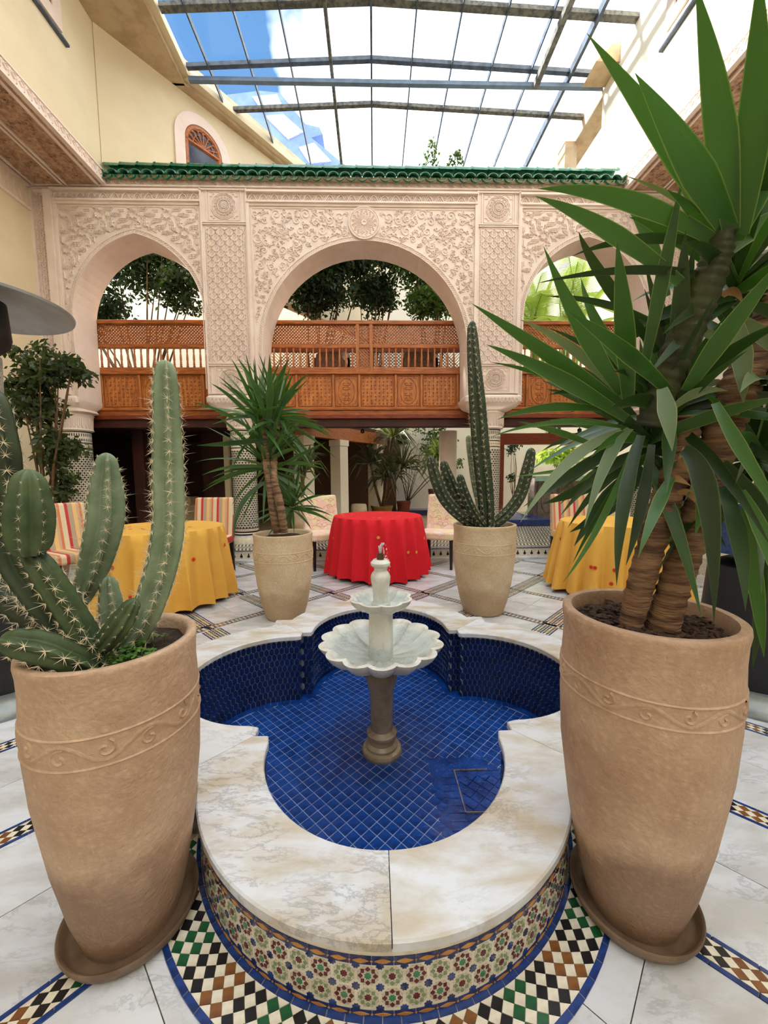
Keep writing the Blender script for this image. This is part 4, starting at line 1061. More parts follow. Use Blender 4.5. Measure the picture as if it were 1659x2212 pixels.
# diagonal wall of the upper storey, with its arched window, and the roof beam above it
def quadwall(name, p, q, z0, z1, th, m_, kind='structure', parent=None):
    dx, dy = q[0]-p[0], q[1]-p[1]; l = math.hypot(dx, dy); nx, ny = -dy/l*th, dx/l*th
    mb = MB(); mb.prism(ccw([p, q, (q[0]+nx, q[1]+ny), (p[0]+nx, p[1]+ny)]), z0, z1); return mb.build(name, m_, parent, kind=kind)
D0, D1 = Vector((-3.94, 6.19)), Vector((0.30, 11.5)); DD = (D1-D0).normalized(); DN = Vector((DD.y, -DD.x))      # DN faces the courtyard
quadwall('wall_diagonal', D0, D1, 5.0, 7.8, .25, CREAM)
w3 = thing('window_3', '', ''); del w3['label'], w3['category']; w3['kind'] = 'structure'
# window centre where the ray through the photograph's fanlight meets the wall
def onwall(px_, py_):
    d = ray(px_, py_); o = Vector((0, 0, CAMH)); s = (D0.x*DN.x+D0.y*DN.y)/(d.x*DN.x+d.y*DN.y); p = o+d*s; return ((Vector((p.x, p.y))-D0).dot(DD), p.z)
s0, zt = onwall(438, 283); sa, _ = onwall(400, 330); sb, _ = onwall(482, 330); sc_, _ = onwall(384, 330); se, zo = onwall(432, 254)
cs, hw2 = (sa+sb)/2-.03, (sb-sa)/2-.02; zs_ = zt-hw2*.95
W = lambda s, z, d: (D0.x+DD.x*s+DN.x*d, D0.y+DD.y*s+DN.y*d, z)
def archline(h, r, n=20): return [(cs-h, zs_-1.2)]+[(cs-h*cos(pi*i/n), zs_+r*sin(pi*i/n)) for i in range(n+1)]+[(cs+h, zs_-1.2)]
A, B = archline(hw2, hw2), archline(hw2+.17, hw2+.17); mb = MB(); n = len(A)
mb.add([W(s, z, .04) for s, z in A]+[W(s, z, .04) for s, z in B]+[W(s, z, .0) for s, z in B]+[W(s, z, -.0) for s, z in A], [f for i in range(n-1) for f in ((i, i+1, n+i+1, n+i), (n+i, n+i+1, 2*n+i+1, 2*n+i), (i+1, i, 3*n+i, 3*n+i+1))])
mb.build('window_surround', PLASTER, w3)
mb = MB(); mb.add([W(s, z, .004) for s, z in A], [tuple(range(n))]); mb.build('window_glass', mat('dark_glass', lin(60, 62, 84), lin(34, 34, 46), 6, .15), w3)
mb = MB(); fnw = lambda s, z, d: W(s, z, .005+d)
A1 = archline(hw2*.9, hw2*.9); rib(mb, A1, .09, .03, fn=fnw); rib(mb, [(cs-hw2, zs_), (cs+hw2, zs_)], .06, .03, fn=fnw)
for i in range(9):
    a = pi*(i+.0)/8; rib(mb, [(cs, zs_), (cs+hw2*.85*cos(a), zs_+hw2*.85*sin(a))], .03, .02, fn=fnw)
    if i < 8: b = a+pi/16; c = (cs+hw2*.68*cos(b), zs_+hw2*.68*sin(b)); rib(mb, [(c[0]+hw2*.13*cos(b+pi/2+pi*k/6), c[1]+hw2*.13*sin(b+pi/2-pi-pi*k/6*-1)) for k in range(7)], .025, .02, fn=fnw)
mb.build('fanlight_bars', WOOD, w3)
# ------------------------------------------------------------------ SKYLIGHT
sk = thing('skylight', '', ''); del sk['label'], sk['category']; sk['kind'] = 'structure'
ZE, ZR, XRG = 7.82, 7.98, .02; EL, ER = -2.95, 3.92
zroof = lambda x: ZR-(ZR-ZE)*(abs(x-XRG)/(3.0 if x < XRG else 3.9))
def xl(y): return EL if y < 7.05 else EL+(y-7.05)*.76     # left rim: straight, then diagonal
RS = .655; xs_ = [XRG+k*RS for k in range(-4, 6)]
YP = [6.12-.76*k for k in range(1, 17)][::-1]+[6.12, 6.905, 7.66, 9.18, 9.94, 10.7, 11.4]
panes = 0; cols_ = [EL]+xs_+[ER]
for a, b in zip(YP[:-1], YP[1:]):
    for x0, x1 in zip(cols_[:-1], cols_[1:]):
        l0, l1 = xl(a), xl(b)
        if x1 <= max(l0, EL)+.01 or x1-x0 < .05: continue
        if a < -5.9: continue
        pa = max(x0, min(l0, x1)) ; pb = max(x0, min(l1, x1)); g = .004
        if b < 4.2 and False: continue
        mb = MB(); q = [(pa+g, a+g), (x1-g, a+g), (x1-g, b-g)]+([(pb+g, b-g)] if x1-pb > .02 else [])
        if len(q) < 3 or pa >= x1-.02: continue
        mb.add([(x, y, zroof(x)+.03) for x, y in q], [tuple(range(len(q)))[::-1]]); mb.build('glass_pane', GLASS, sk)
mbw = None
for k, x in enumerate(xs_):
    y1 = 11.4; 
    y1 = min(11.4, 7.05+(x-EL)/.76) if x < 0.3 else 11.4
    w = .048 if k in (3, 9) else (.03 if k == 4 else .019); mb = MB(); mb.box(x-w/2, x+w/2, -5.9, y1, zroof(x)-.05 if w < .03 else zroof(x)-.09, zroof(x)+.035); mb.build('rafter', DIRTY if k == 3 else STEEL, sk)
for k, y in enumerate(YP):
    mb = MB(); w = .035 if y != 6.12 else .05; x0 = xl(y)
    for A_, B_ in ((x0, XRG), (XRG, ER)):
        if B_ <= A_: continue
        z0, z1 = zroof(A_), zroof(B_); v = []
        for x, z in ((A_, z0), (B_, z1)): v += [(x, y-w, z-.03), (x, y+w, z-.03), (x, y+w, z+.03), (x, y-w, z+.03)]
        mb.add(v, [(0, 1, 2, 3)[::-1], (4, 5, 6, 7), (0, 1, 5, 4), (1, 2, 6, 5), (2, 3, 7, 6), (3, 0, 4, 7)])
    mb.build('purlin', STEEL if k == YP.index(6.905) else DIRTY, sk)
mb = MB(); mb.box(EL-.02, ER, 6.98, 7.05, 7.70, 7.76); mb.build('tie_beam', mat('blue_grey_tie', lin(112, 134, 160), lin(96, 116, 140), 6, .5), sk)
mb = MB(); mb.add([(2.72, 7.0, 7.66), (2.80, 7.0, 7.66), (2.80, 2.0, 7.66), (2.72, 2.0, 7.66), (2.72, 7.0, 7.76), (2.80, 7.0, 7.76), (2.80, 2.0, 7.76), (2.72, 2.0, 7.76)], [(0, 3, 2, 1), (4, 5, 6, 7), (0, 1, 5, 4), (1, 2, 6, 5), (2, 3, 7, 6), (3, 0, 4, 7)]); mb.build('side_rail', DIRTY, sk)
# rims of the opening
mb = MB()
mb.prism(ccw([(XL-.3, -6), (EL-.12, -6), (EL-.12, 7.08), (XL-.3, 7.08)]), 7.70, 8.1)
p0, p1 = Vector((EL-.12, 7.05)), Vector((EL-.12+3.4, 7.05+3.4/.76)); mb.prism(ccw([tuple(p0), tuple(p1), (p1.x-1.0, p1.y+.9), (p0.x-1.6, p0.y-.1)]), 7.70, 8.1)
mb.build('roof_rim_left', BEAM, None, kind='structure')
mb = MB(); mb.box(EL-.12, EL-.02, -6, 7.08, 7.78, 7.9)
mb.prism(ccw([tuple(p0), tuple(p1), (p1.x+.12, p1.y-.05), (p0.x+.12, p0.y-.05)]), 7.76, 7.9); mb.build('skylight_curb', CREAM, sk)
mb = MB(); mb.prism(ccw([(ER, 6.95), (ER+.3, 6.95), (ER+.3, 11.5), (ER, 11.5)]), 7.55, 8.0)
mb.add([(3.50, 6.5, 7.62), (3.88, 6.5, 7.62), (3.88, 6.5, 8.0), (3.50, 6.9, 7.62), (3.88, 6.9, 7.62), (3.88, 6.9, 8.0)], [(0, 1, 2), (3, 5, 4), (0, 3, 4, 1), (1, 4, 5, 2), (0, 2, 5, 3)])
mb.box(3.72, 3.95, 7.9, 8.2, 5.7, 7.6); mb.build('roof_rim_right', BEAM, None, kind='structure')

nb_ = thing('reflection_shape', 'pale blue-grey shape with white pierced panels, standing in for a reflection in the glass roof', 'reflection')  # solid shape added beyond the glass in place of a reflection on it
def skypoly(pts, y0, y1, m_, nm):
    P_ = [at(px_, py_, y0) for px_, py_ in pts]; n = len(P_); mb = MB(); mb.add([(p.x, y0, p.z) for p in P_]+[(p.x, y1, p.z) for p in P_], [tuple(range(n)), tuple(range(2*n-1, n-1, -1))]+[(i, n+i, n+(i+1) % n, (i+1) % n) for i in range(n)]); return mb.build(nm, m_, nb_)
BLG = mat('reflected_blue_grey', lin(122, 148, 198), lin(106, 132, 186), 2, .8); WPN = mat('reflected_white', lin(205, 210, 222), lin(150, 166, 200), 30, .8, lo=.5, hi=.6)
skypoly([(430, 212), (560, 196), (604, 200), (660, 268), (690, 275), (697, 290), (672, 297), (745, 356), (745, 1100), (430, 1100)], 12.4, 13.4, BLG, 'wall')
for q in ([(545, 208), (598, 203), (612, 232), (566, 240)], [(572, 250), (612, 246), (655, 284), (622, 300)], [(645, 318), (678, 308), (716, 348), (668, 352)]): skypoly(q, 12.36, 12.42, WPN, 'reflected_panel')
hang(nb_)
# ------------------------------------------------------------------ BACK COURT: terrace, walls, step
wall('wall_far', CREAMW, [(-11, 11, 11.5, 11.8, -.1, 8.2)])
wall('wall_side', CREAMW, [(-11.3, -11, 6, 11.8, -.1, 6.0), (9.0, 9.3, 6, 11.8, -.1, 6.0), (-11, -5.25, 6.45, 6.7, -.1, 5.6), (5.1, 9.0, 6.45, 6.7, -.1, 5.6)])
# raised platform with its riser
pf = thing('step', '', ''); del pf['label'], pf['category']; pf['kind'] = 'structure'
mb = MB(); mb.box(-5.0, 4.85, 5.66, 6.7, -.02, .15); mb.box(-11, 9, 6.7, 11.5, -.02, .15); mb.build('platform', TANFLOOR, pf)
mb = MB(); mb.box(-5.0, 4.85, 5.64, 5.66, .0, .15); mb.build('riser', ZWHITE, pf)
mb = MB(); mb.box(-5.0, 4.85, 5.52, 5.64, -.01, .035); bevel(mb.build('plinth', MARB_FLOOR, pf), .006)
mb = MB(); x = -4.9
while x < 4.8:
    mb.add([(x-.010, 5.637, .075), (x+.010, 5.637, .075), (x+.007, 5.637, .115), (x-.007, 5.637, .115)], [(0, 1, 2, 3)]); mb.add([(x+.022*cos(k*pi/4), 5.637, .072+.018*sin(k*pi/4)) for k in range(8)], [tuple(range(8))]); mb.box(x-.002, x+.002, 5.636, 5.639, .045, .06); x += .105
mb.build('riser_motifs', ZBLACK, pf, kind='stuff')
mb = MB(); mb.box(-5, 4.85, 5.63, 5.665, .15, .158); mb.build('nosing', ZBLUE, pf)
mb = MB(); mb.box(-5, 4.85, 5.67, 8.0, .15, .1505); mb.build('zigzag_ground', ZWHITE, pf)
mb = MB()
for r in range(14):
    y0 = 5.70+r*.165
    for c in range(int(9.8/.055)):
        x0 = -4.95+c*.055; d = .05 if r % 2 else -.05
        mb.add([(x0, y0, .1525), (x0+.026, y0, .1525), (x0+.026+d, y0+.155, .1525), (x0+d, y0+.155, .1525)], [(0, 1, 2, 3)])
mb.build('zigzag_mosaic', ZBLACK, pf, kind='stuff')
# upper terrace floor (ceiling of the rooms beneath): left block with a diagonal face, bridge, right block
mb = MB(); mb.prism(ccw([(-11.0, 6.75), (-1.95, 6.75), (-1.45, 7.3), (.95, 11.5), (-11.0, 11.5)]), 2.2, 2.42); mb.prism(ccw([(-2.2, 6.75), (9.0, 6.75), (9.0, 7.75), (-2.2, 7.75)]), 2.2, 2.42)
mb.build('ceiling', DARKRED, None, kind='structure')
g0, g1 = Vector((-1.47, 7.32)), Vector((.35, 10.05)); gd = (g1-g0).normalized()
gal = thing('gallery', '', ''); del gal['label'], gal['category']; gal['kind'] = 'structure'
quadwall('gallery_beam', g0, g1, 2.03, 2.3, .18, WOOD, None, gal)
def pier(px_, s):
    p = g0+gd*s; mb = MB(); a = .14; dx, dy = gd*a; nx, ny = -gd.y*a, gd.x*a; c = (p.x-gd.y*.12, p.y+gd.x*.12)
    sq_ = lambda k: ccw([(c[0]+dx*k+nx*k, c[1]+dy*k+ny*k), (c[0]-dx*k+nx*k, c[1]-dy*k+ny*k), (c[0]-dx*k-nx*k, c[1]-dy*k-ny*k), (c[0]+dx*k-nx*k, c[1]+dy*k-ny*k)])
    mb.prism(sq_(1), .15, 1.9); mb.prism(sq_(1.12), 1.9, 2.03); bevel(mb.build('pier', CREAMW, gal), .008)
for s in (.35, 1.45, 2.9): pier(0, s)
# dark interior: back and partition walls, a door jamb, a few stairs
wall('wall_inner', mat('brown_dark_wall', lin(92, 66, 48), None, rough=.9), [(-11.0, .6, 10.6, 10.75, .1, 2.2)])
wall('wall_partition', DARKRED, [(-3.75, -3.05, 8.6, 8.75, .15, 2.2), (-4.45, -4.25, 7.3, 7.45, .15, 2.2)])
quadwall('door_jamb', (-3.02, 7.9), (-2.92, 7.9), .15, 2.05, .1, CREAM)
stt = thing('stair', '', ''); del stt['label'], stt['category']; stt['kind'] = 'structure'
for k in range(4):
    mb = MB(); mb.box(-4.2-.0, -3.15-k*.24, 8.2, 8.6, .15+k*.17, .15+(k+1)*.17); mb.build('stair_tread', TANFLOOR, stt)
mb = MB(); mb.box(2.72, 3.0, 8.9, 9.1, .15, 2.2); mb.box(3.0, 4.8, 8.9, 9.1, 1.95, 2.2); mb.build('door_1', WOODD, None, kind='structure')
# far right: grille window in the pale wall
w4 = thing('window_4', '', ''); del w4['label'], w4['category']; w4['kind'] = 'structure'
p = at(1197, 930, 11.48); mb = MB(); mb.box(p.x-.2, p.x+.2, 11.47, 11.5, p.z-.35, p.z+.35); mb.build('window_glass', ZBLACK, w4)
mb = MB()
for k in range(6): mb.tube([(p.x-.18+k*.07, 11.46, p.z-.35), (p.x-.18+k*.07+(.03 if k % 2 else -.03), 11.46, p.z), (p.x-.18+k*.07, 11.46, p.z+.35)], .012, 5)
mb.build('window_grille', ZWHITE, w4)

# ------------------------------------------------------------------ BALCONY RAILINGS
def balcony(x0, x1, label, posts, side, Y=6.72, nb=None, panels=None, plain=False):
    t = thing('balcony_railing', label, 'railing', (0, 0, 0), 0, 'wooden balcony railings behind the arches')
    def bx(nm, a, b, c, d, y0=0, y1=.06, m_=WOOD, bev=.006):
        mb = MB(); mb.box(a, b, Y+y0, Y+y1, c, d); o = mb.build(nm, m_, t); 
        if bev: bevel(o, bev, 1)
        return o
    bx('handrail', x0, x1, 3.765, 3.825, -.03, .08); bx('middle_rail', x0, x1, 3.385, 3.45, -.01, .06); bx('lower_rail', x0, x1, 2.985, 3.07, -.01, .06); bx('lower_rail', x0, x1, 2.955, 2.985, -.03, .07)
    def lat(a, b, c, d, nm='lattice_panel', sp=.052):
        mb = MB(); w = .011
        for sg in (1, -1):
            lo_ = a-(d-c) if sg == 1 else a; k = int((b-a+(d-c))/sp)+1
            for i in range(k):
                xx = (a-(d-c)+i*sp) if sg == 1 else (a+i*sp)
                # line from (xx, c) to (xx+sg*(d-c), d), clipped to [a, b]
                p, q = (xx, c), (xx+sg*(d-c), d)
                def cl(t_): return (p[0]+(q[0]-p[0])*t_, p[1]+(q[1]-p[1])*t_)
                ts = [0, 1]
                if q[0] != p[0]:
                    ta, tb = (a-p[0])/(q[0]-p[0]), (b-p[0])/(q[0]-p[0]); ta, tb = min(ta, tb), max(ta, tb); ts = [max(0, ta), min(1, tb)]
                if ts[1]-ts[0] < .04: continue
                u, v = cl(ts[0]), cl(ts[1]); yy = Y+.015+(.012 if sg == 1 else 0); wn = w*.7071
                vs = [(u[0]-wn, yy, u[1]+sg*wn), (u[0]+wn, yy, u[1]-sg*wn), (v[0]+wn, yy, v[1]-sg*wn), (v[0]-wn, yy, v[1]+sg*wn)]
                mb.add(vs+[(x, y+.012, z) for x, y, z in vs], [(0, 1, 2, 3), (7, 6, 5, 4), (0, 4, 5, 1), (1, 5, 6, 2), (2, 6, 7, 3), (3, 7, 4, 0)])
        mb.build(nm, WOOD, t, kind='stuff')
    segs = []; last = x0
    for p0_, p1_ in posts: segs.append((last, p0_)); last = p1_
    segs.append((last, x1))
    for a, b in segs: lat(a+.0, b, 3.45, 3.765)
    for p0_, p1_ in posts:
        bx('post', p0_, p0_+.06, 2.96, 3.80, -.02, .07, WOODV); bx('post', p1_-.06, p1_, 2.96, 3.80, -.02, .07, WOODV); lat(p0_+.06, p1_-.06, 2.98, 3.765)
    # balusters
    prof = [(.012, 0), (.020, .01), (.020, .03), (.013, .04), (.021, .055), (.013, .07), (.018, .085), (.013, .10), (.019, .13), (.017, .18), (.012, .235), (.010, .245), (.017, .26), (.010, .275), (.018, .295), (.018, .315)]
    bmh = MB(); bmh.lathe(prof, 10); bme = bmh.mesh('baluster', True); bme.materials.append(WOODV)
    for a, b in segs:
        k = max(1, round((b-a)/.108)); 
        for i in range(k): link('baluster', bme, None, t, loc=(a+(b-a)*(i+.5)/k, Y+.02, 3.07))
    # carved panels below
    bx('panel_board', x0, x1, 2.41, 2.955, .03, .05, mat('panel_wood', lin(204, 126, 56), lin(158, 88, 34), 5, .42, .1, 60, stretch=(10, 6, 1), coat=.15), 0)
    xx = x0; kind = side
    while xx < x1-.05:
        w = .62 if kind == 0 else .44
        e = min(x1, xx+w)
        bx('panel_stile', xx, min(xx+.045, x1), 2.41, 2.955, -.005, .04, WOODV)
        mb = MB(); a, b, c, d = xx+.06, e-.015, 2.44, 2.93
        if b-a > .1:
            fnb = lambda x_, z_, dd: (x_, Y+.03-dd, z_)
            for q in (((a, c), (b, c)), ((b, c), (b, d)), ((b, d), (a, d)), ((a, d), (a, c))): rib(mb, q, .022, .014, fn=fnb)
            if kind == 0:
                nx_ = max(1, int((b-a)/.066)); nz_ = 8
                for i in range(nx_):
                    for j in range(nz_):
                        cx_, cz_ = a+(b-a)*(i+.5)/nx_, c+(d-c)*(j+.5)/nz_; r_ = .017 if (i+j) % 2 else .011
                        mb.add([(cx_-r_, Y+.03, cz_), (cx_, Y+.03, cz_-r_), (cx_+r_, Y+.03, cz_), (cx_, Y+.03, cz_+r_), (cx_, Y+.008, cz_)], [(0, 1, 4), (1, 2, 4), (2, 3, 4), (3, 0, 4)])
                        if (i+j) % 2 == 0: rib(mb, [(cx_-.024, cz_-.01), (cx_-.01, cz_+.022), (cx_+.014, cz_+.024)], .008, .008, fn=fnb)
            else:
                cx_, cz_ = (a+b)/2, (c+d)/2; el = [(cx_+(b-a)*.38*cos(k*pi/14), cz_+(d-c)*.44*sin(k*pi/14)) for k in range(28)]; rib(mb, el, .02, .012, True, fn=fnb)
                for sx in (-1, 1):
                    for zz in (-.13, -.05, .05, .12): rib(mb, [(cx_+sx*(.02+.045*sin(k*.7)), cz_+zz+.05*cos(k*.7)*(.6+.1*k)*.5) for k in range(7)], .013, .012, fn=fnb)
                    for sz in (-1, 1): rib(mb, [(cx_+sx*(b-a)*.44, cz_+sz*(d-c)*.3), (cx_+sx*(b-a)*.40, cz_+sz*(d-c)*.42), (cx_+sx*(b-a)*.25, cz_+sz*(d-c)*.45)], .016, .01, fn=fnb)
                rib(mb, [(cx_-.03, cz_-.1), (cx_, cz_-.16), (cx_+.03, cz_-.1), (cx_, cz_-.06)], .012, .014, True, fn=fnb)
            mb.build('carved_panel', WOODV, t)
        xx = e; kind = 1-kind
    bx('base_moulding', x0, x1, 2.36, 2.41, -.03, .06); bx('base_moulding', x0, x1, 2.28, 2.36, -.0, .06, WOOD); bx('base_moulding', x0, x1, 2.215, 2.28, -.05, .06, WOODD)
    bx('base_beam', x0-.1, x1+.1, 2.08, 2.215, .0, .2, DARKRED)
    return t
balcony(-5.0, -2.40, 'wooden balcony railing with turned spindles behind the left pointed arch', [], 1)
balcony(-2.38, 1.98, 'wooden balcony railing with spindles and a lattice post behind the round middle arch', [(-.29, .0+.0)], 0)
balcony(2.0, 4.8, 'wooden balcony railing behind the right arch, partly hidden by yucca leaves', [], 0)
rr = thing('rear_railing', 'dark wooden lattice rail on the far side of the bridge behind the middle arch', 'railing')
mb = MB()
for k in range(70):
    for sg in (1, -1):
        x0 = -2.2+k*.06; mb.box
        u, v = (x0, 3.08), (x0+sg*.55, 3.63); vs = [(u[0]-.008, 7.72, u[1]), (u[0]+.008, 7.72, u[1]), (v[0]+.008, 7.72, v[1]), (v[0]-.008, 7.72, v[1])]
        mb.add(vs+[(x, y+.012, z) for x, y, z in vs], [(0, 1, 2, 3), (7, 6, 5, 4), (0, 4, 5, 1), (1, 5, 6, 2), (2, 6, 7, 3), (3, 7, 4, 0)])
mb.build('lattice', WOODD, rr, kind='stuff')
for z in (3.0, 3.63):
    mb = MB(); mb.box(-2.6, 2.2, 7.70, 7.76, z, z+.08); mb.build('rail', WOODD, rr)

def armchair(x, y, label):
    t = thing('rattan_armchair', label, 'chair', (x, y, Z2_), 0, 'rattan armchairs on the bridge')
    RAT = mat('brown_rattan', lin(120, 92, 70), lin(88, 64, 48), 30, .7, .5, 90); mb = MB(); K = 18; v = []
    for j, (z, r) in enumerate(((.30, .30), (.6, .33), (.9, .34), (1.12, .33))):
        for i in range(K+1): a = pi*1.15*i/K-pi*.075; zz = z if j < 3 else .95+.2*sin(a if 0 < a < pi else 0)**.5; v.append((r*cos(a), r*sin(a)*.8, zz))
    for j, (z, r) in enumerate(((.30, .26), (.6, .29), (.9, .30), (1.12, .29))):
        for i in range(K+1): a = pi*1.15*i/K-pi*.075; zz = z if j < 3 else .95+.2*sin(a if 0 < a < pi else 0)**.5; v.append((r*cos(a), r*sin(a)*.8, zz))
    W_ = K+1; f = [(j*W_+i, j*W_+i+1, (j+1)*W_+i+1, (j+1)*W_+i) for j in (0, 1, 2, 4, 5, 6) for i in range(K)]+[(3*W_+i, 3*W_+i+1, 7*W_+i+1, 7*W_+i) for i in range(K)]
    mb.add(v, f); mb.build('shell', RAT, t, smooth=True)
    mb = MB(); mb.lathe([(0, .30), (.30, .30), (.31, .36), (.29, .42), (0, .43)], 24); mb.build('cushion', CREAMW, t)
    for k in range(4): a = pi/4+k*pi/2; mb = MB(); mb.tube([(.24*cos(a), .2*sin(a), 0), (.24*cos(a), .2*sin(a), .31)], .02, 6); mb.build('leg', RAT, t)
Z2_ = 2.42
armchair(-.75, 7.25, 'brown rattan armchair behind the left half of the middle balcony'); armchair(.85, 7.25, 'brown rattan armchair behind the right half of the middle balcony')
# ------------------------------------------------------------------ helpers for things whose parts are laid out in world space
def crom(P, n):
    """Catmull-Rom through tuples of numbers"""
    out = []; m_ = len(P)
    for i in range(m_-1):
        p0, p1, p2, p3 = P[max(i-1, 0)], P[i], P[i+1], P[min(i+2, m_-1)]
        for k in range(n):
            t = k/n; out.append(tuple(.5*((2*b)+(-a+c)*t+(2*a-5*b+4*c-d)*t*t+(-a+3*b-3*c+d)*t**3) for a, b, c, d in zip(p0, p1, p2, p3)))
    out.append(tuple(P[-1])); return out

# ------------------------------------------------------------------ POTS
def pot(name, label, x, y, prof, rin, zsoil, m_, band=None, soil=SOIL, segs=64, group=None, nscroll=9, rnds=1):
    t = thing(name, label, 'plant pot', (x, y, 0), 0, group)
    rn = random.Random(rnds); ph = rn.uniform(0, 6)
    rf = lambda a, i, z: 1+.006*sin(2*a+ph)+.004*sin(3*a+ph*2+z*7)
    mb = MB(); mb.lathe(prof, segs, rf=rf); autosmooth(mb.build('body', m_, t), 50)
    mb = MB(); v = [(0, 0, zsoil+.008)]; R = rin+.01
    for j, q in enumerate((.35, .7, 1.0)):
        for k in range(32): a = 2*pi*k/32; v.append((R*q*cos(a), R*q*sin(a), zsoil+rn.uniform(-.006, .008)))
    mb.add(v, [(0, 1+k, 1+(k+1) % 32) for k in range(32)]+[(1+j*32+k, 1+(j+1)*32+k, 1+(j+1)*32+(k+1) % 32, 1+j*32+(k+1) % 32) for j in range(2) for k in range(32)])
    mb.build('soil', soil, t)
    if band:
        z0, z1 = band; mb = MB()
        def rad(z):
            for (r0, a0), (r1, a1) in zip(prof[1:], prof[2:]):
                if a1 > a0 and a0 <= z <= a1: return r0+(r1-r0)*(z-a0)/(a1-a0)
            return prof[3][0]
        fn = lambda a, z, d: ((rad(z)*rf(a, 0, z)+d)*cos(a), (rad(z)*rf(a, 0, z)+d)*sin(a), z)
        def ribp(pts, w, h): 
            n = len(pts); v = []
            for i in range(n):
                a, b = pts[max(0, i-1)], pts[min(n-1, i+1)]; dx, dz = (b[0]-a[0])*rad(z0), b[1]-a[1]; l = math.hypot(dx, dz) or 1; nx, nz = -dz/l*w/2/rad(z0), dx/l*w/2; s, z = pts[i]
                v += [fn(s+nx, z+nz, -.001), fn(s, z, h), fn(s-nx, z-nz, -.001)]
            mb.add(v, [f for i in range(n-1) for f in ((3*i, 3*i+1, 3*i+4, 3*i+3), (3*i+1, 3*i+2, 3*i+5, 3*i+4))])
        for z in (z0, z1): ribp([(2*pi*k/64, z) for k in range(65)], .009, .0028)
        zm, am = (z0+z1)/2, (z1-z0)*.30
        ribp([(2*pi*k/160, zm+am*sin(nscroll*2*pi*k/160)) for k in range(161)], .014, .0036)
        for k in range(nscroll*2):
            a = 2*pi*(k+.5)/(nscroll*2)-.0; s = 1 if k % 2 == 0 else -1; c = zm-s*am*.25
            ribp([(a+(am*1.05*(1-i/14))*cos(s*(i*.55)+1.2)/rad(zm), c+am*1.05*(1-i/14)*sin(s*(i*.55)+1.2)) for i in range(13)], .010, .0034)
        autosmooth(mb.build('carved_band', m_, t), 80)
    return t
def potprof(H, R, rb, lip, inner, zs):
    return [(0, 0.006), (rb*.97, 0.006), (rb, .02), (rb+(R-rb)*.30, H*.14), (rb+(R-rb)*.62, H*.33), (R*.955, H*.56), (R*.985, H*.70), (R*.985, H*.82), (R*.97, H*.90), (R*.975, H*.95), (R*.992, H*.982), (R*.985, H*.996), (R*.96, H), (R*.96-lip*.6, H*.998), (inner, H*.985), (inner*.985, H*.93), (inner*.98, zs-.02)]
LP, RP, ML, MR = (-.686, .995), (.727, .985), (-.80, 3.36), (.98, 3.40)
SOILB = SOIL
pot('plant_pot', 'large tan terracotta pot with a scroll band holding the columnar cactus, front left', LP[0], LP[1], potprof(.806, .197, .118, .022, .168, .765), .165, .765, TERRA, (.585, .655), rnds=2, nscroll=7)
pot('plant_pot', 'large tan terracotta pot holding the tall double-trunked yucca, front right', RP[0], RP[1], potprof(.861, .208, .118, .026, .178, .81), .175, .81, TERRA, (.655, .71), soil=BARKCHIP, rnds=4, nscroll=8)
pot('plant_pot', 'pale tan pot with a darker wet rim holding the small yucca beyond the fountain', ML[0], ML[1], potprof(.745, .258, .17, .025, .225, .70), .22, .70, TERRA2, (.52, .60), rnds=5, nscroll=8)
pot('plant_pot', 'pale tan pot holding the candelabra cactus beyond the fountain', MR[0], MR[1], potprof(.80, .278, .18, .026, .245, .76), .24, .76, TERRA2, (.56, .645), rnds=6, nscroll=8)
def saucer(x, y, R, label):
    mb = MB(); mb.lathe([(0, .0), (R*.86, .0), (R*.93, .008), (R*.99, .03), (R, .038), (R*.985, .043), (R*.95, .040), (R*.90, .016), (R*.82, .008), (0, .006)], 64)
    o = mb.build('pot_saucer', SAUCER, loc=(x, y, 0.003)); autosmooth(o, 50); return tag(o, label, 'saucer')
saucer(LP[0], LP[1], .168, 'brown clay saucer under the large cactus pot'); saucer(RP[0], RP[1], .164, 'wet brown clay saucer under the large yucca pot')
# the pots stand in the saucers; clover and bark
cl = MB(); rn = random.Random(4)
for k in range(48):
    a, r = rn.uniform(-.9, .9), rn.uniform(.04, .155); x, y = LP[0]+r*cos(a), LP[1]+r*sin(a)*.9-.03; z = .785+rn.uniform(0, .012)
    for q in range(3):
        b = q*2.1+rn.uniform(0, .5); c = (x+.007*cos(b), y+.007*sin(b), z+.003); s = .0048
        cl.add([(c[0]+s*cos(j*pi/3), c[1]+s*sin(j*pi/3), c[2]+rn.uniform(-.002, .002)) for j in range(6)], [tuple(range(6))])
    cl.tube([(x, y, .766), (x, y, z)], .0007, 3)
o = cl.build('clover', mat('clover_green', lin(94, 140, 52), lin(62, 104, 40), 20, .5, trans=.3)); tag(o, 'small patch of green clover growing beside the cactus in its pot', 'clover'); o['kind'] = 'stuff'
ch = MB(); rn = random.Random(6)
for k in range(420):
    a, r = rn.uniform(0, 6.28), .165*sqrt(rn.random()); x, y, z = RP[0]+r*cos(a), RP[1]+r*sin(a), .822+rn.uniform(0, .008); b = rn.uniform(0, 3.14); l, w = rn.uniform(.008, .018), rn.uniform(.003, .007)
    dx, dy = cos(b)*l, sin(b)*l; nx, ny = -sin(b)*w, cos(b)*w; t_ = rn.uniform(-.005, .005)
    ch.add([(x-dx-nx, y-dy-ny, z-t_), (x+dx-nx, y+dy-ny, z+t_), (x+dx+nx, y+dy+ny, z+t_+.002), (x-dx+nx, y-dy+ny, z-t_+.002), (x, y, z+.006)], [(0, 1, 4), (1, 2, 4), (2, 3, 4), (3, 0, 4)])
o = ch.build('bark_mulch', BARKCHIP); tag(o, 'dark bark chips covering the soil of the large yucca pot', 'mulch'); o['kind'] = 'stuff'

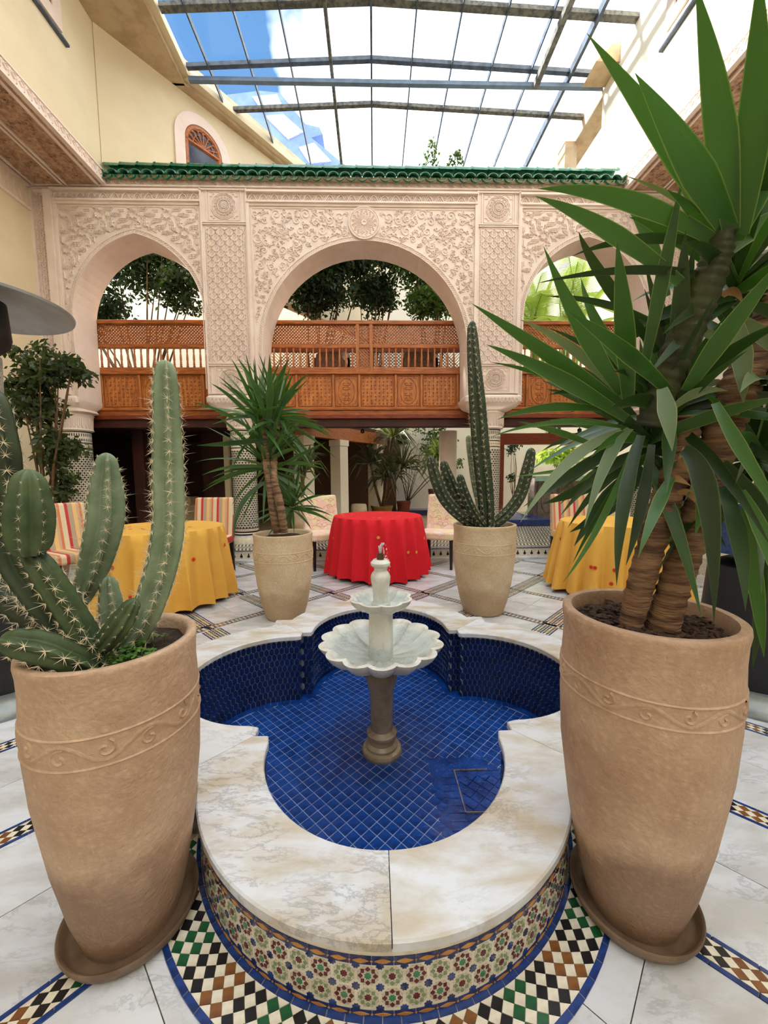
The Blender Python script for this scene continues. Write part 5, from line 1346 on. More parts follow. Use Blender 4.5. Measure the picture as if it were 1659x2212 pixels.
# ------------------------------------------------------------------ CACTI
def cactus_stem(t, path, n=7, m_=CACT, sp=.016, step=.024, seed=1, dens=9, segs_rib=4):
    """path of (x, y, z, r) in world space; ribbed body, rounded tip, spine clusters on the rib crests"""
    rn = random.Random(seed); P = crom(path, 8)
    pts = [Vector(p[:3]) for p in P]; rad = [p[3] for p in P]
    # rounded tip
    d = (pts[-1]-pts[-2]).normalized(); r0 = rad[-1]; tip = pts[-1]
    for k in range(1, 6): a = k/5*pi/2; pts.append(tip+d*r0*1.35*sin(a)); rad.append(max(.0008, r0*cos(a)))
    S = n*segs_rib*2; rings = []; fr = []
    nrm = (pts[1]-pts[0]).orthogonal().normalized(); ph = rn.uniform(0, 1)
    for i in range(len(pts)):
        tg = (pts[min(i+1, len(pts)-1)]-pts[max(0, i-1)]).normalized(); nrm = (nrm-tg*nrm.dot(tg)).normalized(); b = tg.cross(nrm); fr.append((nrm.copy(), b, tg)); rg = []
        for k in range(S):
            th = 2*pi*k/S; u = abs(((k/(segs_rib*2)) % 1)-.5)*2; rr = rad[i]*(1-(.50 if n < 7 else .36)*u**.95); rg.append(pts[i]+(nrm*cos(th+ph)+b*sin(th+ph))*rr)
        rings.append(rg)
    # rib crest sits where u == 0, i.e. k = segs_rib (mod 2*segs_rib)
    mb = MB(); v = [p for rg in rings for p in rg]
    mb.add(v, [(i*S+k, i*S+(k+1) % S, (i+1)*S+(k+1) % S, (i+1)*S+k) for i in range(len(rings)-1) for k in range(S)]+[tuple((len(rings)-1)*S+k for k in range(S))])
    st = mb.build('stem', m_, t, smooth=True)
    sm = MB(); s = 0
    L_ = [0]
    for i in range(1, len(pts)): L_.append(L_[-1]+(pts[i]-pts[i-1]).length)
    for rb in range(n):
        th = 2*pi*(rb*2*segs_rib+segs_rib)/S+ph; d_ = step*rn.uniform(.2, 1)
        while d_ < L_[-1]-.004:
            i = min(len(L_)-2, bisect.bisect_right(L_, d_)-1); q = (d_-L_[i])/(L_[i+1]-L_[i]); nr_, b, tg = fr[i]
            c = pts[i].lerp(pts[i+1], q); R = rad[i]+(rad[i+1]-rad[i])*q; o = nr_*cos(th)+b*sin(th); sd = tg.cross(o); p = c+o*R*.99; tipf = min(1, (L_[-1]-d_)/.10)*.7+.3
            for k in range(dens):
                a = 2*pi*k/dens+rn.uniform(-.3, .3); el = rn.uniform(.15, .8); dr = (sd*cos(a)+tg*sin(a))*cos(el)+o*sin(el); ln = sp*rn.uniform(.6, 1.5)*tipf
                if k == 0 and rn.random() < .4: dr = (o+tg*.2).normalized(); ln *= 1.8
                w = sp*.05; e1 = dr.orthogonal().normalized()*w; e2 = dr.cross(e1).normalized()*w
                sm.add([p+e1, p-e1*.5+e2*.87, p-e1*.5-e2*.87, p+dr*ln], [(0, 1, 3), (1, 2, 3), (2, 0, 3)])
            d_ += step*rn.uniform(.85, 1.15)
    sp_ = sm.build('spines', SPINE, st, kind='stuff'); return st
def pxpath(L_): return [tuple(at(x, y, Y))+(r*Y/F_PX*.98,) for x, y, Y, r in L_]
ct = thing('columnar_cactus', 'large spiny columnar cactus with tall and stubby stems in the front left pot', 'cactus')
cactus_stem(ct, pxpath([(232, 1425, 1.0, 24), (290, 1370, 1.0, 32), (335, 1270, 1.02, 34), (362, 1150, 1.04, 35), (362, 1020, 1.05, 34), (360, 920, 1.05, 30), (357, 840, 1.05, 28), (357, 812, 1.05, 24)]), 6, CACTP, .016, .026, 1)
cactus_stem(ct, pxpath([(172, 1300, 1.12, 17), (185, 1268, 1.12, 26), (205, 1215, 1.13, 34), (226, 1130, 1.14, 39), (229, 1060, 1.15, 36), (230, 1012, 1.15, 25)]), 6, CACTP, .017, .028, 2)
cactus_stem(ct, pxpath([(246, 1430, 1.12, 26), (244, 1370, 1.13, 27), (240, 1310, 1.13, 26), (236, 1270, 1.13, 20)]), 6, CACTP, .017, .026, 22)
cactus_stem(ct, pxpath([(232, 1440, .92, 24), (185, 1370, .90, 29), (140, 1300, .88, 30), (95, 1232, .86, 28), (78, 1210, .86, 24)]), 5, CACT, .016, .026, 3)
cactus_stem(ct, pxpath([(64, 1200, .84, 22), (63, 1175, .84, 40), (63, 1110, .84, 45), (62, 1062, .84, 36)]), 7, CACT, .009, .022, 4, 6)
cactus_stem(ct, pxpath([(205, 1445, .95, 30), (150, 1370, .94, 34), (85, 1290, .93, 36), (30, 1200, .93, 38), (5, 1080, .93, 36), (-2, 980, .93, 36), (-25, 880, .93, 36)]), 5, CACTD, .018, .030, 5)
cactus_stem(ct, pxpath([(200, 1412, .93, 18), (232, 1382, .90, 24), (262, 1345, .89, 27), (280, 1316, .89, 20)]), 7, CACT, .008, .024, 6, 6)
cactus_stem(ct, pxpath([(205, 1440, .90, 24), (150, 1418, .87, 34), (95, 1398, .85, 38), (52, 1390, .84, 34)]), 5, CACT, .020, .030, 7)
cactus_stem(ct, pxpath([(170, 1420, 1.0, 26), (90, 1340, 1.0, 30), (20, 1290, 1.0, 30), (-40, 1240, 1.0, 28)]), 5, CACTD, .020, .032, 8)
hang(ct)
cr = thing('candelabra_cactus', 'slender dark green candelabra cactus with upcurved arms in the pale pot beyond the fountain', 'cactus')
Yc = 3.40
cactus_stem(cr, pxpath([(1052, 1140, Yc, 16), (1050, 1080, Yc, 19), (1040, 980, Yc, 20), (1032, 880, Yc, 19), (1024, 780, Yc, 15), (1020, 715, Yc, 11), (1020, 705, Yc, 8)]), 8, CACTD, .03, .055, 11, 6, 3)
cactus_stem(cr, pxpath([(1040, 1140, Yc-.05, 12), (1000, 1118, Yc-.1, 13), (962, 1080, Yc-.15, 14), (942, 1035, Yc-.16, 14), (932, 1000, Yc-.16, 11)]), 8, CACTD, .02, .05, 12, 6, 3)
cactus_stem(cr, pxpath([(1042, 1138, Yc, 10), (1012, 1105, Yc, 12), (985, 1070, Yc, 13), (967, 1030, Yc, 13), (960, 1008, Yc, 10)]), 8, CACTD, .02, .05, 13, 6, 3)
cactus_stem(cr, pxpath([(1044, 1138, Yc-.1, 9), (1020, 1105, Yc-.12, 12), (1002, 1065, Yc-.13, 12), (995, 1036, Yc-.13, 9)]), 8, CACTD, .02, .05, 14, 6, 3)
cactus_stem(cr, pxpath([(1052, 1135, Yc+.12, 8), (1030, 1060, Yc+.14, 9), (1018, 980, Yc+.14, 9), (1013, 950, Yc+.14, 7)]), 7, CACTP, .02, .05, 15, 5, 3)
cactus_stem(cr, pxpath([(1058, 1138, Yc, 12), (1092, 1112, Yc, 14), (1122, 1072, Yc, 14), (1138, 1020, Yc, 14), (1146, 982, Yc, 11)]), 8, CACTD, .025, .05, 16, 6, 3)
hang(cr)

# ------------------------------------------------------------------ LEAFY THINGS
def blade(base, mid, tip, w, m_, parent, name='leaf', tilt=None, nseg=10, fold=.22, seed=0, basew=.55):
    rn = random.Random(seed); base, mid, tip = Vector(base), Vector(mid), Vector(tip); v = []; f = []; uv = []
    view = (base+tip)/2-Vector((0, 0, CAMH)); 
    ax = (tip-base).normalized(); n0 = -(view-ax*view.dot(ax)).normalized()
    ang = tilt if tilt is not None else rn.uniform(-.5, .5)
    n0 = Matrix.Rotation(ang, 3, ax) @ n0
    for i in range(nseg+1):
        t = i/nseg; p = base*(1-t)**2+mid*2*t*(1-t)+tip*t*t; tg = ((mid-base)*(1-t)+(tip-mid)*t).normalized()
        sd = tg.cross(n0).normalized(); nn = sd.cross(tg)
        ww = w/2*(basew+(1-basew)*min(1, t/.4))*(1 if t < .36 else max(0.012, 1-((t-.36)/.64)**1.6))
        v += [p+sd*ww, p-nn*ww*fold, p-sd*ww]; uv += [(1, t), (0, t), (-1, t)]
    for i in range(nseg): a = 3*i; f += [(a, a+1, a+4, a+3), (a+1, a+2, a+5, a+4)]
    me = bpy.data.meshes.new(name); me.from_pydata([tuple(p) for p in v], [], f); me.polygons.foreach_set('use_smooth', [True]*len(f))
    ul = me.uv_layers.new(name='uv'); fl_ = []
    for q in f:
        for k in q: fl_ += uv[k]
    ul.data.foreach_set('uv', fl_); me.materials.append(m_); me.update()
    return link(name, me, None, parent)
yc = thing('tall_yucca', 'tall yucca with two ringed trunks and broad sword leaves in the front right pot', 'yucca')
def trunk(t, path, bumps=.012, m_=TRUNK, segs=20, name='trunk', seed=3):
    P = crom(path, 14); rn = random.Random(seed); pts = [p[:3] for p in P]; rad = [p[3]*(1+(.10 if i % 3 == 0 else -.02)+rn.uniform(-.05, .05)) for i, p in enumerate(P)]
    mb = MB(); mb.tube(pts, rad, segs); return mb.build(name, m_, t, smooth=True)
trunk(yc, pxpath([(1360, 1360, .97, 24), (1382, 1270, .97, 27), (1412, 1160, .97, 28), (1445, 1060, .98, 29), (1475, 980, .98, 27), (1485, 900, .98, 24)]))
trunk(yc, pxpath([(1428, 1368, .95, 32), (1458, 1260, .95, 32), (1496, 1150, .95, 32), (1534, 1030, .95, 32), (1562, 930, .95, 34), (1590, 850, .95, 36), (1640, 740, .95, 30), (1670, 640, .95, 24)]), seed=5)
trunk(yc, pxpath([(1400, 920, .98, 26), (1440, 820, .96, 30), (1490, 700, .93, 32), (1535, 590, .90, 30), (1562, 510, .88, 22), (1572, 465, .88, 6)]), m_=mat('olive_stalk', lin(66, 72, 40), lin(44, 50, 28), 12, .6, .3, 60), name='leafy_stalk', seed=6)
LV = [ # base, control, tip, width px, Y base, Y tip, material
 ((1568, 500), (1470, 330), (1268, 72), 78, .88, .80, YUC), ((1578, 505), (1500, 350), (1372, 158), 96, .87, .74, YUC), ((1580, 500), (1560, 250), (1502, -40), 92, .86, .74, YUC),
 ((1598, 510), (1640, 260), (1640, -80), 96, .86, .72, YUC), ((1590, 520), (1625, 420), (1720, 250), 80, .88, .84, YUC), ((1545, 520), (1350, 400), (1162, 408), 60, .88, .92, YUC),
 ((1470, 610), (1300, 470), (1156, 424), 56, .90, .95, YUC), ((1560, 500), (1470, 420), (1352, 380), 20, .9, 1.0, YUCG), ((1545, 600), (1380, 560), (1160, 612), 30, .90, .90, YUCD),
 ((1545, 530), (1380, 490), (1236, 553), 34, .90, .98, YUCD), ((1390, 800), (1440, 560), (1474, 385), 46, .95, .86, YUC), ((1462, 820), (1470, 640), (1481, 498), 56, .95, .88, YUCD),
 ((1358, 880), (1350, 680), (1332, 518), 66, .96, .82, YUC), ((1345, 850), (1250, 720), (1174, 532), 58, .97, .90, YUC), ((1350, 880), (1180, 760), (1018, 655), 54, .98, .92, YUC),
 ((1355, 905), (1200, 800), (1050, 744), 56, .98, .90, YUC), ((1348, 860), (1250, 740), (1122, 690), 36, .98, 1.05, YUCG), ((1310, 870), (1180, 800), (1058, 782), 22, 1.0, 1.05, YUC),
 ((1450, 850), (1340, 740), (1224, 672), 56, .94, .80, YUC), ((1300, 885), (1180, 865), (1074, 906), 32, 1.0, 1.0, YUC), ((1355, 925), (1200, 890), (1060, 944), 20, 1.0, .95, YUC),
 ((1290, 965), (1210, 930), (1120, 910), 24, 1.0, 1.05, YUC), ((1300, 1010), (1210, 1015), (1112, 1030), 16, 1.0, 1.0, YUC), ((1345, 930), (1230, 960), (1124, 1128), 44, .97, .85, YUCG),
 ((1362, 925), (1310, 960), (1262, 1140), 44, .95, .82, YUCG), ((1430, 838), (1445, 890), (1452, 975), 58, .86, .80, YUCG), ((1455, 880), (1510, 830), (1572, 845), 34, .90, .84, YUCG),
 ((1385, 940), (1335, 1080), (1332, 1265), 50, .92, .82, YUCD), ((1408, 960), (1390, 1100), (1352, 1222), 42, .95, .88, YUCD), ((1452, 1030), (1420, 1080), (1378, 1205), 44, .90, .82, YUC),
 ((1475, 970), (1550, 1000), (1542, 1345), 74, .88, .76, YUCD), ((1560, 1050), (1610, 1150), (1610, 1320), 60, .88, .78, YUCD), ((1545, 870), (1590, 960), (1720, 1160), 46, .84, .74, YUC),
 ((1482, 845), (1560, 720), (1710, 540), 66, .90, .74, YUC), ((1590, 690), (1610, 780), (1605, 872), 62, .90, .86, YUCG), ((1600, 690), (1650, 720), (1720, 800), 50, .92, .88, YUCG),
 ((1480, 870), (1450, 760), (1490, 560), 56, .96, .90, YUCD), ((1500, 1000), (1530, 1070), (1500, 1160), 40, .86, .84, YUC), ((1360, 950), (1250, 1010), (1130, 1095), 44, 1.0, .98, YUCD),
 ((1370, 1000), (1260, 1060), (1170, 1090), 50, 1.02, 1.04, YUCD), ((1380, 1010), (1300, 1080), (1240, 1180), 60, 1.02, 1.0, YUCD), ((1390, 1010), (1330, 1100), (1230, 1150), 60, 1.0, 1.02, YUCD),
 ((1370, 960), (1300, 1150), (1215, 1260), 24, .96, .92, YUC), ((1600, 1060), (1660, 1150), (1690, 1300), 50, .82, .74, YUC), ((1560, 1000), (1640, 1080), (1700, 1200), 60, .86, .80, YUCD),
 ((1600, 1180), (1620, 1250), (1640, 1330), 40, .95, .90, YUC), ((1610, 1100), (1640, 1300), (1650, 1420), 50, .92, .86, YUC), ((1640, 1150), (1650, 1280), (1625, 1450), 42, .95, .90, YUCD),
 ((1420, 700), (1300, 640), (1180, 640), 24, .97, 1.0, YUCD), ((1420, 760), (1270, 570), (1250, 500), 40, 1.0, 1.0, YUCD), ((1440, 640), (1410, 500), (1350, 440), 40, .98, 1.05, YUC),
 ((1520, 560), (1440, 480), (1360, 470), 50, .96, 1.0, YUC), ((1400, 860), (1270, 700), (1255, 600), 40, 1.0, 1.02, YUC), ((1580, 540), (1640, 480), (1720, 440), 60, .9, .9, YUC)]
for k, (b, c, tp, w, y0, y1, m_) in enumerate(LV):
    blade(at(b[0], b[1], y0), at(c[0], c[1], (y0+y1)/2-.01), at(tp[0], tp[1], y1), w*.62*((y0+y1)/2)/F_PX, m_, yc, seed=k, nseg=12, tilt=random.Random(k).uniform(-.25, .25))
def rosette_leaves(t, c, n, ln, w, m_, seed, up=.3, droop=.5, spread=1.0, names='leaf', ylim=None):
    rn = random.Random(seed); c = Vector(c)
    for k in range(n):
        az = rn.uniform(0, 2*pi); el = rn.uniform(-.9, 1.35); l = ln*rn.uniform(.75, 1.1); d = Vector((cos(az)*cos(el), sin(az)*cos(el), sin(el)+up*.3)).normalized()
        d.x *= spread; b = c+Vector((0, 0, (el-.3)*ln*.10)); tip = b+d*l+Vector((0, 0, -droop*l*(.35 if el < .5 else .08))); mid = b+d*l*.55+Vector((0, 0, .06*l))
        blade(b, mid, tip, w*rn.uniform(.8, 1.15), m_ if not isinstance(m_, list) else rn.choice(m_), t, names, tilt=rn.uniform(-.9, .9), nseg=7, seed=seed*100+k)
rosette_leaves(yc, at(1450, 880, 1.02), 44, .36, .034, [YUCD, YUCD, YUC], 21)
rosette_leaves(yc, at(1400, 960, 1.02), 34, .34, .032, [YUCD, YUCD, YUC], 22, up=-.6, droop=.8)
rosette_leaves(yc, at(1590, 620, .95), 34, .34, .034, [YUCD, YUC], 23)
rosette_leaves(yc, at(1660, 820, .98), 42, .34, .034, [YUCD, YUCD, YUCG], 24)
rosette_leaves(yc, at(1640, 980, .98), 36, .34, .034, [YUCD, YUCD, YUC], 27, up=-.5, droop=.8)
for k, (x, y) in enumerate([(1462, 1010), (1450, 1040), (1465, 1066), (1600, 800), (1560, 760), (1575, 700), (1560, 640), (1480, 980)]):
    rn = random.Random(k); b = at(x, y, .93); blade(b, b+Vector((rn.uniform(-.02, .02), -.02, .02)), b+Vector((rn.uniform(-.05, .05), -.02, rn.uniform(-.05, .0))), .02, HUSK, yc, 'dry_husk', seed=k)
hang(yc)
ym = thing('young_yucca', 'smaller yucca with three leafy heads on twin trunks in the pale pot beyond the fountain', 'yucca')
Ym = 3.36
trunk(ym, pxpath([(600, 1150, Ym-.1, 9.5), (590, 1100, Ym-.12, 9), (583, 1040, Ym-.12, 8.5), (576, 1000, Ym+.05, 8), (565, 900, Ym+.1, 7)]), seed=8, segs=12)
trunk(ym, pxpath([(614, 1150, Ym-.14, 8), (605, 1090, Ym-.16, 8.5), (592, 1035, Ym-.14, 8), (592, 1000, Ym+.05, 7), (600, 900, Ym+.1, 6)]), seed=9, segs=12)
for (x, y, n, l, sd) in ((560, 905, 46, .54, 31), (602, 900, 40, .52, 32), (575, 1005, 62, .56, 33), (632, 1095, 34, .38, 34)):
    rosette_leaves(ym, at(x, y, Ym+(.1 if sd != 34 else .2)), n, l, .030, [YUCM, YUCM, YUC, YUCM], sd)
for k, (b, c, tp, w) in enumerate([((575, 920), (560, 830), (510, 770), 12), ((580, 920), (585, 830), (582, 765), 15), ((590, 920), (610, 850), (668, 805), 14), ((570, 930), (500, 850), (455, 828), 10), ((575, 950), (490, 960), (425, 962), 12), ((600, 1010), (650, 980), (705, 955), 8),
    ((575, 1040), (500, 1080), (505, 1170), 12), ((560, 940), (480, 880), (412, 868), 8), ((600, 900), (650, 905), (690, 910), 8), ((590, 900), (600, 820), (625, 772), 12)]):
    blade(at(*b, Ym), at(*c, Ym-.1), at(*tp, Ym-.2), w*Ym/F_PX, YUCM, ym, seed=k)
hang(ym)

# ------------------------------------------------------------------ TABLES, CLOTHS, CHAIRS
def round_table(x, y, R, m_, what, thread, seed, nmot, ph=0):
    rn = random.Random(seed)
    t = thing('round_table', 'round pedestal table under the '+' '.join(what.split()[:2])+' cloth '+what.split(',')[-1].split('motifs')[-1].strip(), 'table', (x, y, 0))
    mb = MB(); mb.lathe([(0, .70), (R-.03, .70), (R-.02, .715), (R-.02, .735), (0, .735)], 40); mb.build('tabletop', BLACKW, t)
    mb = MB(); mb.lathe([(0, .03), (.05, .03), (.045, .70), (0, .70)], 16); mb.build('pedestal', BLACKW, t)
    for k in range(4): a = k*pi/2+.4; mb = MB(); mb.tube([(0, 0, .06), (cos(a)*R*.55, sin(a)*R*.55, .015)], [.025, .015], 6); mb.build('foot', BLACKW, t)
    S = 288; nf = 20; mb = MB(); v = [(0, 0, .745)]; rows = [(0.4, .745), (.8, .745), (.96, .744), (.995, .738)]
    amp = [rn.uniform(.6, 1.2) for _ in range(nf)]; off = [rn.uniform(-.25, .25) for _ in range(nf)]
    def fold(a): 
        u = a*nf/(2*pi); i = int(u) % nf; return amp[i]*(sin(pi*(u % 1))**1.5)
    for q, z in rows: v += [(R*q*cos(2*pi*k/S), R*q*sin(2*pi*k/S), z) for k in range(S)]
    for j in range(1, 12):
        s = j/11; z = .735-s*.70
        for k in range(S):
            a = 2*pi*k/S+.05*sin(nf*2*pi*k/S)*s; r = R*1.0+.03*s+.115*s**.75*fold(2*pi*k/S+ph); v.append((r*cos(a), r*sin(a), z+.012*s*sin(3*a+seed)))
    n = 4+11; f = [(0, 1+k, 1+(k+1) % S) for k in range(S)]+[(1+i*S+k, 1+(i+1)*S+k, 1+(i+1)*S+(k+1) % S, 1+i*S+(k+1) % S) for i in range(n-1) for k in range(S)]
    mb.add(v, f); o = thing('tablecloth', what, 'tablecloth', (x, y, 0)); autosmooth(mb.build('cloth', m_, o), 60)
    mb = MB()
    for k in range(nmot):
        a, r = rn.uniform(0, 6.28), R*.85*sqrt(rn.random()); mb.add([(r*cos(a)+.018*cos(q*pi/4), r*sin(a)+.018*sin(q*pi/4), .7475) for q in range(8)], [tuple(range(8))])
    for k in range(int(nmot*1.2)):
        ki = rn.randrange(S); j = rn.choice([5, 6, 8, 10]); c = Vector(v[1+(3+j-2)*S+ki]) ; rad = Vector((c.x, c.y, 0)).normalized(); sd = Vector((-rad.y, rad.x, 0)); c = c+rad*.012
        for R_, nn in ((.020, 10), (.010, 8)): mb.add([c+rad*(.002 if R_ < .015 else 0)+sd*R_*cos(q*2*pi/nn)+Vector((0, 0, R_*sin(q*2*pi/nn))) for q in range(nn)], [tuple(range(nn))], 0 if R_ > .015 else 1)
    mb.build('embroidered_motifs', [thread, RED if thread is ORANGE else YEL], o, kind='stuff')
round_table(.04, 4.87, .555, RED, 'bright red floor-length tablecloth with small gold motifs, centre of the court', GOLDT, 2, 12)
round_table(-2.13, 3.88, .57, YEL, 'mustard yellow floor-length tablecloth with orange motifs behind the columnar cactus', ORANGE, 3, 12, .3)
round_table(2.58, 3.98, .57, YEL, 'mustard yellow floor-length tablecloth with orange motifs behind the tall yucca', ORANGE, 5, 12, .1)
def chair(x, y, rz, m_, label, kind, H=.97, z=0):
    t = thing('dining_chair', label, 'chair', (x, y, z), rz, 'upholstered chairs around the tables')
    def rbox(nm, b, mm, w=.02): mb = MB(); mb.box(*b); return bevel(mb.build(nm, mm, t), w, 3)
    rbox('seat', (-.25, .25, -.24, .24, .385, .49), m_, .03)
    mb = MB(); w0, w1 = .25, .24
    mb.add([(-w0, .15, .46), (w0, .15, .46), (w0, .25, .46), (-w0, .25, .46), (-w1, .24, H), (w1, .24, H), (w1, .32, H), (-w1, .32, H)], [(0, 3, 2, 1), (4, 5, 6, 7), (0, 1, 5, 4), (1, 2, 6, 5), (2, 3, 7, 6), (3, 0, 4, 7)])
    bevel(mb.build('backrest', m_, t), .025, 3)
    for sx in (-1, 1):
        for sy in (-1, 1):
            mb = MB(); a, b = .024, .015; cx, cy = sx*.22, sy*.205; ex, ey = sx*.22, sy*.205+(.05 if sy > 0 else 0)
            mb.add([(ex-b, ey-b, 0), (ex+b, ey-b, 0), (ex+b, ey+b, 0), (ex-b, ey+b, 0), (cx-a, cy-a, .40), (cx+a, cy-a, .40), (cx+a, cy+a, .40), (cx-a, cy+a, .40)], [(0, 3, 2, 1), (4, 5, 6, 7), (0, 1, 5, 4), (1, 2, 6, 5), (2, 3, 7, 6), (3, 0, 4, 7)])
            mb.build('leg', BLACKW, t)
    if kind == 'pale':
        mb = MB(); fn = lambda a, z_, d: (a, .15+(z_-.46)*.176-d-.001, z_)
        for sx in (-1, 1):
            for k in range(5):
                c = (sx*(.03+.03*k), .55+.085*k); rib(mb, [(c[0]+sx*.05*(1-i/12)*cos(i*.6), c[1]+.05*(1-i/12)*sin(i*.6)) for i in range(11)], .008, .002, fn=fn)
                rib(mb, [(sx*.02, .52+.09*k), (sx*.08, .56+.09*k), (sx*.16, .55+.085*k), (sx*.21, .60+.08*k)], .007, .002, fn=fn)
        mb.build('woven_scrolls', mat('scroll_thread', lin(206, 196, 160), lin(220, 160, 140), 8, .8), t, kind='stuff')
    return t
chair(-.67, 5.25, .42, PALEF, 'pale pink and yellow brocade chair left of the red table', 'pale')
chair(.89, 5.23, -.45, PALEF, 'pale pink and yellow brocade chair right of the red table', 'pale')
chair(-2.10, 4.86, .02, STRIPE, 'red and beige striped chair behind the left yellow table', 'stripe')
chair(-3.12, 4.02, 1.05, STRIPE, 'red and beige striped chair at the left side of the left yellow table', 'stripe')
chair(2.66, 4.98, -.05, STRIPE, 'red and beige striped chair behind the right yellow table', 'stripe')
chair(3.55, 4.3, -1.15, STRIPE, 'red and beige striped chair glimpsed at the far right of the right yellow table', 'stripe')

# ------------------------------------------------------------------ PATIO HEATERS
def heater(x, y, label, cover, hood_z, hood_r, side):
    t = thing('patio_heater', label, 'heater', (x, y, 0))
    mb = MB(); mb.lathe([(0, 0), (.31, 0), (.315, .015), (.30, .05), (.27, .075), (.262, .105), (.25, .11), (0, .11)], 48); autosmooth(mb.build('base', GALV, t), 40)
    mb = MB(); mb.lathe([(0, .105), (.235, .105), (.238, .13), (.225, .40), (.205, .70), (.20, .73), (.13, .76), (0, .76)], 40); autosmooth(mb.build('tank_housing', cover, t), 40)
    mb = MB(); mb.tube([(0, 0, .75), (0, 0, 1.62)], .032, 16); mb.build('pole', HOOD, t, smooth=True)
    mb = MB(); mb.lathe([(0, 1.60), (.07, 1.48), (.12, 1.54), (.12, 1.60), (.1, 1.63), (0, 1.63)], 24); autosmooth(mb.build('burner_cup', HOOD, t))
    mb = MB(); mb.lathe([(.085, 1.62), (.092, 1.87), (.0, 1.87)], 24); mb.build('burner_mesh', mat('perforated_steel', lin(196, 196, 196), lin(120, 120, 120), 160, .4, metal=.5), t, smooth=True)
    mb = MB(); mb.lathe([(0, 1.86), (.06, 1.86), (.13, 1.93), (.14, 1.97), (.13, hood_z+.02), (0, hood_z+.04)], 24); autosmooth(mb.build('heat_shield', CHAR, t))
    mb = MB(); mb.lathe([(0, hood_z+.115), (.12, hood_z+.10), (hood_r*.6, hood_z+.055), (hood_r, hood_z), (hood_r-.004, hood_z-.012), (hood_r*.6, hood_z+.043), (.1, hood_z+.09), (0, hood_z+.10)], 64); autosmooth(mb.build('hood', HOOD, t), 50)
    mb = MB(); mb.box(-.03, .03, -.09, -.06, 1.62, 1.68); bevel(mb.build('control_knob', ZMAROON, t), .006)
    return t
heater(-2.07, 2.14, 'tall patio heater with flat grey hood and black housing at the left edge', CHAR, 2.13, .42, -1)
heater(2.08, 2.02, 'patio heater with navy housing behind the tall yucca at the right edge', NAVYC, 2.22, .40, 1)
mb = MB(); rn = random.Random(2); v = []; S = 60
for j, (r, z) in enumerate([(.0, 1.17), (.11, 1.17), (.17, 1.15), (.19, 1.08), (.20, 1.0), (.21, .90), (.22, .80)]):
    for k in range(S): a = 2*pi*k/S; rr = r*(1+.05*(j/6)*sin(9*a)+.03*(j/6)*sin(4*a+1)); v.append((rr*cos(a), rr*sin(a), z+.25*0))
mb.add(v, [(j*S+k, (j+1)*S+k, (j+1)*S+(k+1) % S, j*S+(k+1) % S) for j in range(6) for k in range(S)])
dc = thing('denim_cloth', 'blue denim cloth draped over the housing of the right-hand heater', 'cloth', (2.08, 2.02, 0)); autosmooth(mb.build('cloth', DENIM, dc), 60)
mb = MB(); v = [(.205*cos(2*pi*k/60), .205*sin(2*pi*k/60), 1.07) for k in range(60)]; mb.tube(v+[v[0]], .003, 4); mb.build('seam', ZWHITE, dc)

# ------------------------------------------------------------------ TREES AND FAR PLANTS
def leaves_in(mb, c, R, n, s, rn, flat=False):
    for k in range(n):
        u = rn.uniform(0, 2*pi); w = rn.uniform(-1, 1); r = rn.random()**.45; q = sqrt(1-w*w)
        p = Vector((c[0]+R[0]*r*q*cos(u), c[1]+R[1]*r*q*sin(u), c[2]+R[2]*r*w))
        d = Vector((rn.uniform(-1, 1), rn.uniform(-1, 1), rn.uniform(-1.2, .2))).normalized(); e = d.cross(Vector((rn.uniform(-1, 1), rn.uniform(-1, 1), rn.uniform(-1, 1)))).normalized(); l = s*rn.uniform(.7, 1.2)
        mb.add([p, p+d*l*.45+e*l*.24, p+d*l, p+d*l*.45-e*l*.24], [(0, 1, 2, 3)])
def tree(label, base, blobs, m_, s, n, seed, name='ficus_tree', cat='tree', trunk_r=.03, group=None):
    rn = random.Random(seed); t = thing(name, label, cat, (0, 0, 0), 0, group); b = Vector(base)
    mb = MB()
    for c, R in blobs:
        c = Vector(c)
        for k in range(4):
            e = c+Vector((rn.uniform(-.6, .6)*R[0], rn.uniform(-.6, .6)*R[1], rn.uniform(-.3, .7)*R[2])); m1_ = b.lerp(e, .45)+Vector((rn.uniform(-.1, .1), rn.uniform(-.1, .1), .1))
            mb.tube([b+Vector((rn.uniform(-.04, .04), 0, 0)), m1_, e], [trunk_r, trunk_r*.6, trunk_r*.2], 6)
    mb.build('branches', TWIG, t)
    mb = MB(); tv = sum(R[0]*R[2] for c, R in blobs)
    for c, R in blobs:
        k = int(n*R[0]*R[2]/tv); sub = max(3, int(k/55))
        for q in range(sub):
            u = rn.uniform(0, 2*pi); w = rn.uniform(-1, 1); r = rn.random()**.4*.85; qq = sqrt(1-w*w); rr = rn.uniform(.16, .30)
            leaves_in(mb, (c[0]+R[0]*r*qq*cos(u), c[1]+R[1]*r*qq*sin(u), c[2]+R[2]*r*w), (R[0]*rr+s, R[1]*rr+s, R[2]*rr+s*.6), max(4, int(k/sub)), s, rn)
    mb.build('foliage', m_, t, kind='stuff'); hang(t); return t
Z2 = 2.42
tree('dark leafy tree filling the left pointed arch above the balcony', (-4.9, 8.6, Z2), [((-4.9, 8.6, 5.9), (1.5, .7, 1.0)), ((-5.9, 8.7, 4.9), (.8, .5, .5)), ((-3.9, 8.4, 5.1), (.5, .4, .6))], FOL, .11, 13000, 1)
tree('dark tree behind the left half of the round middle arch', (-1.2, 8.05, Z2), [((-1.15, 8.05, 5.35), (.95, .45, .9)), ((-.35, 8.2, 5.75), (.65, .4, .6))], FOL, .11, 11000, 2)
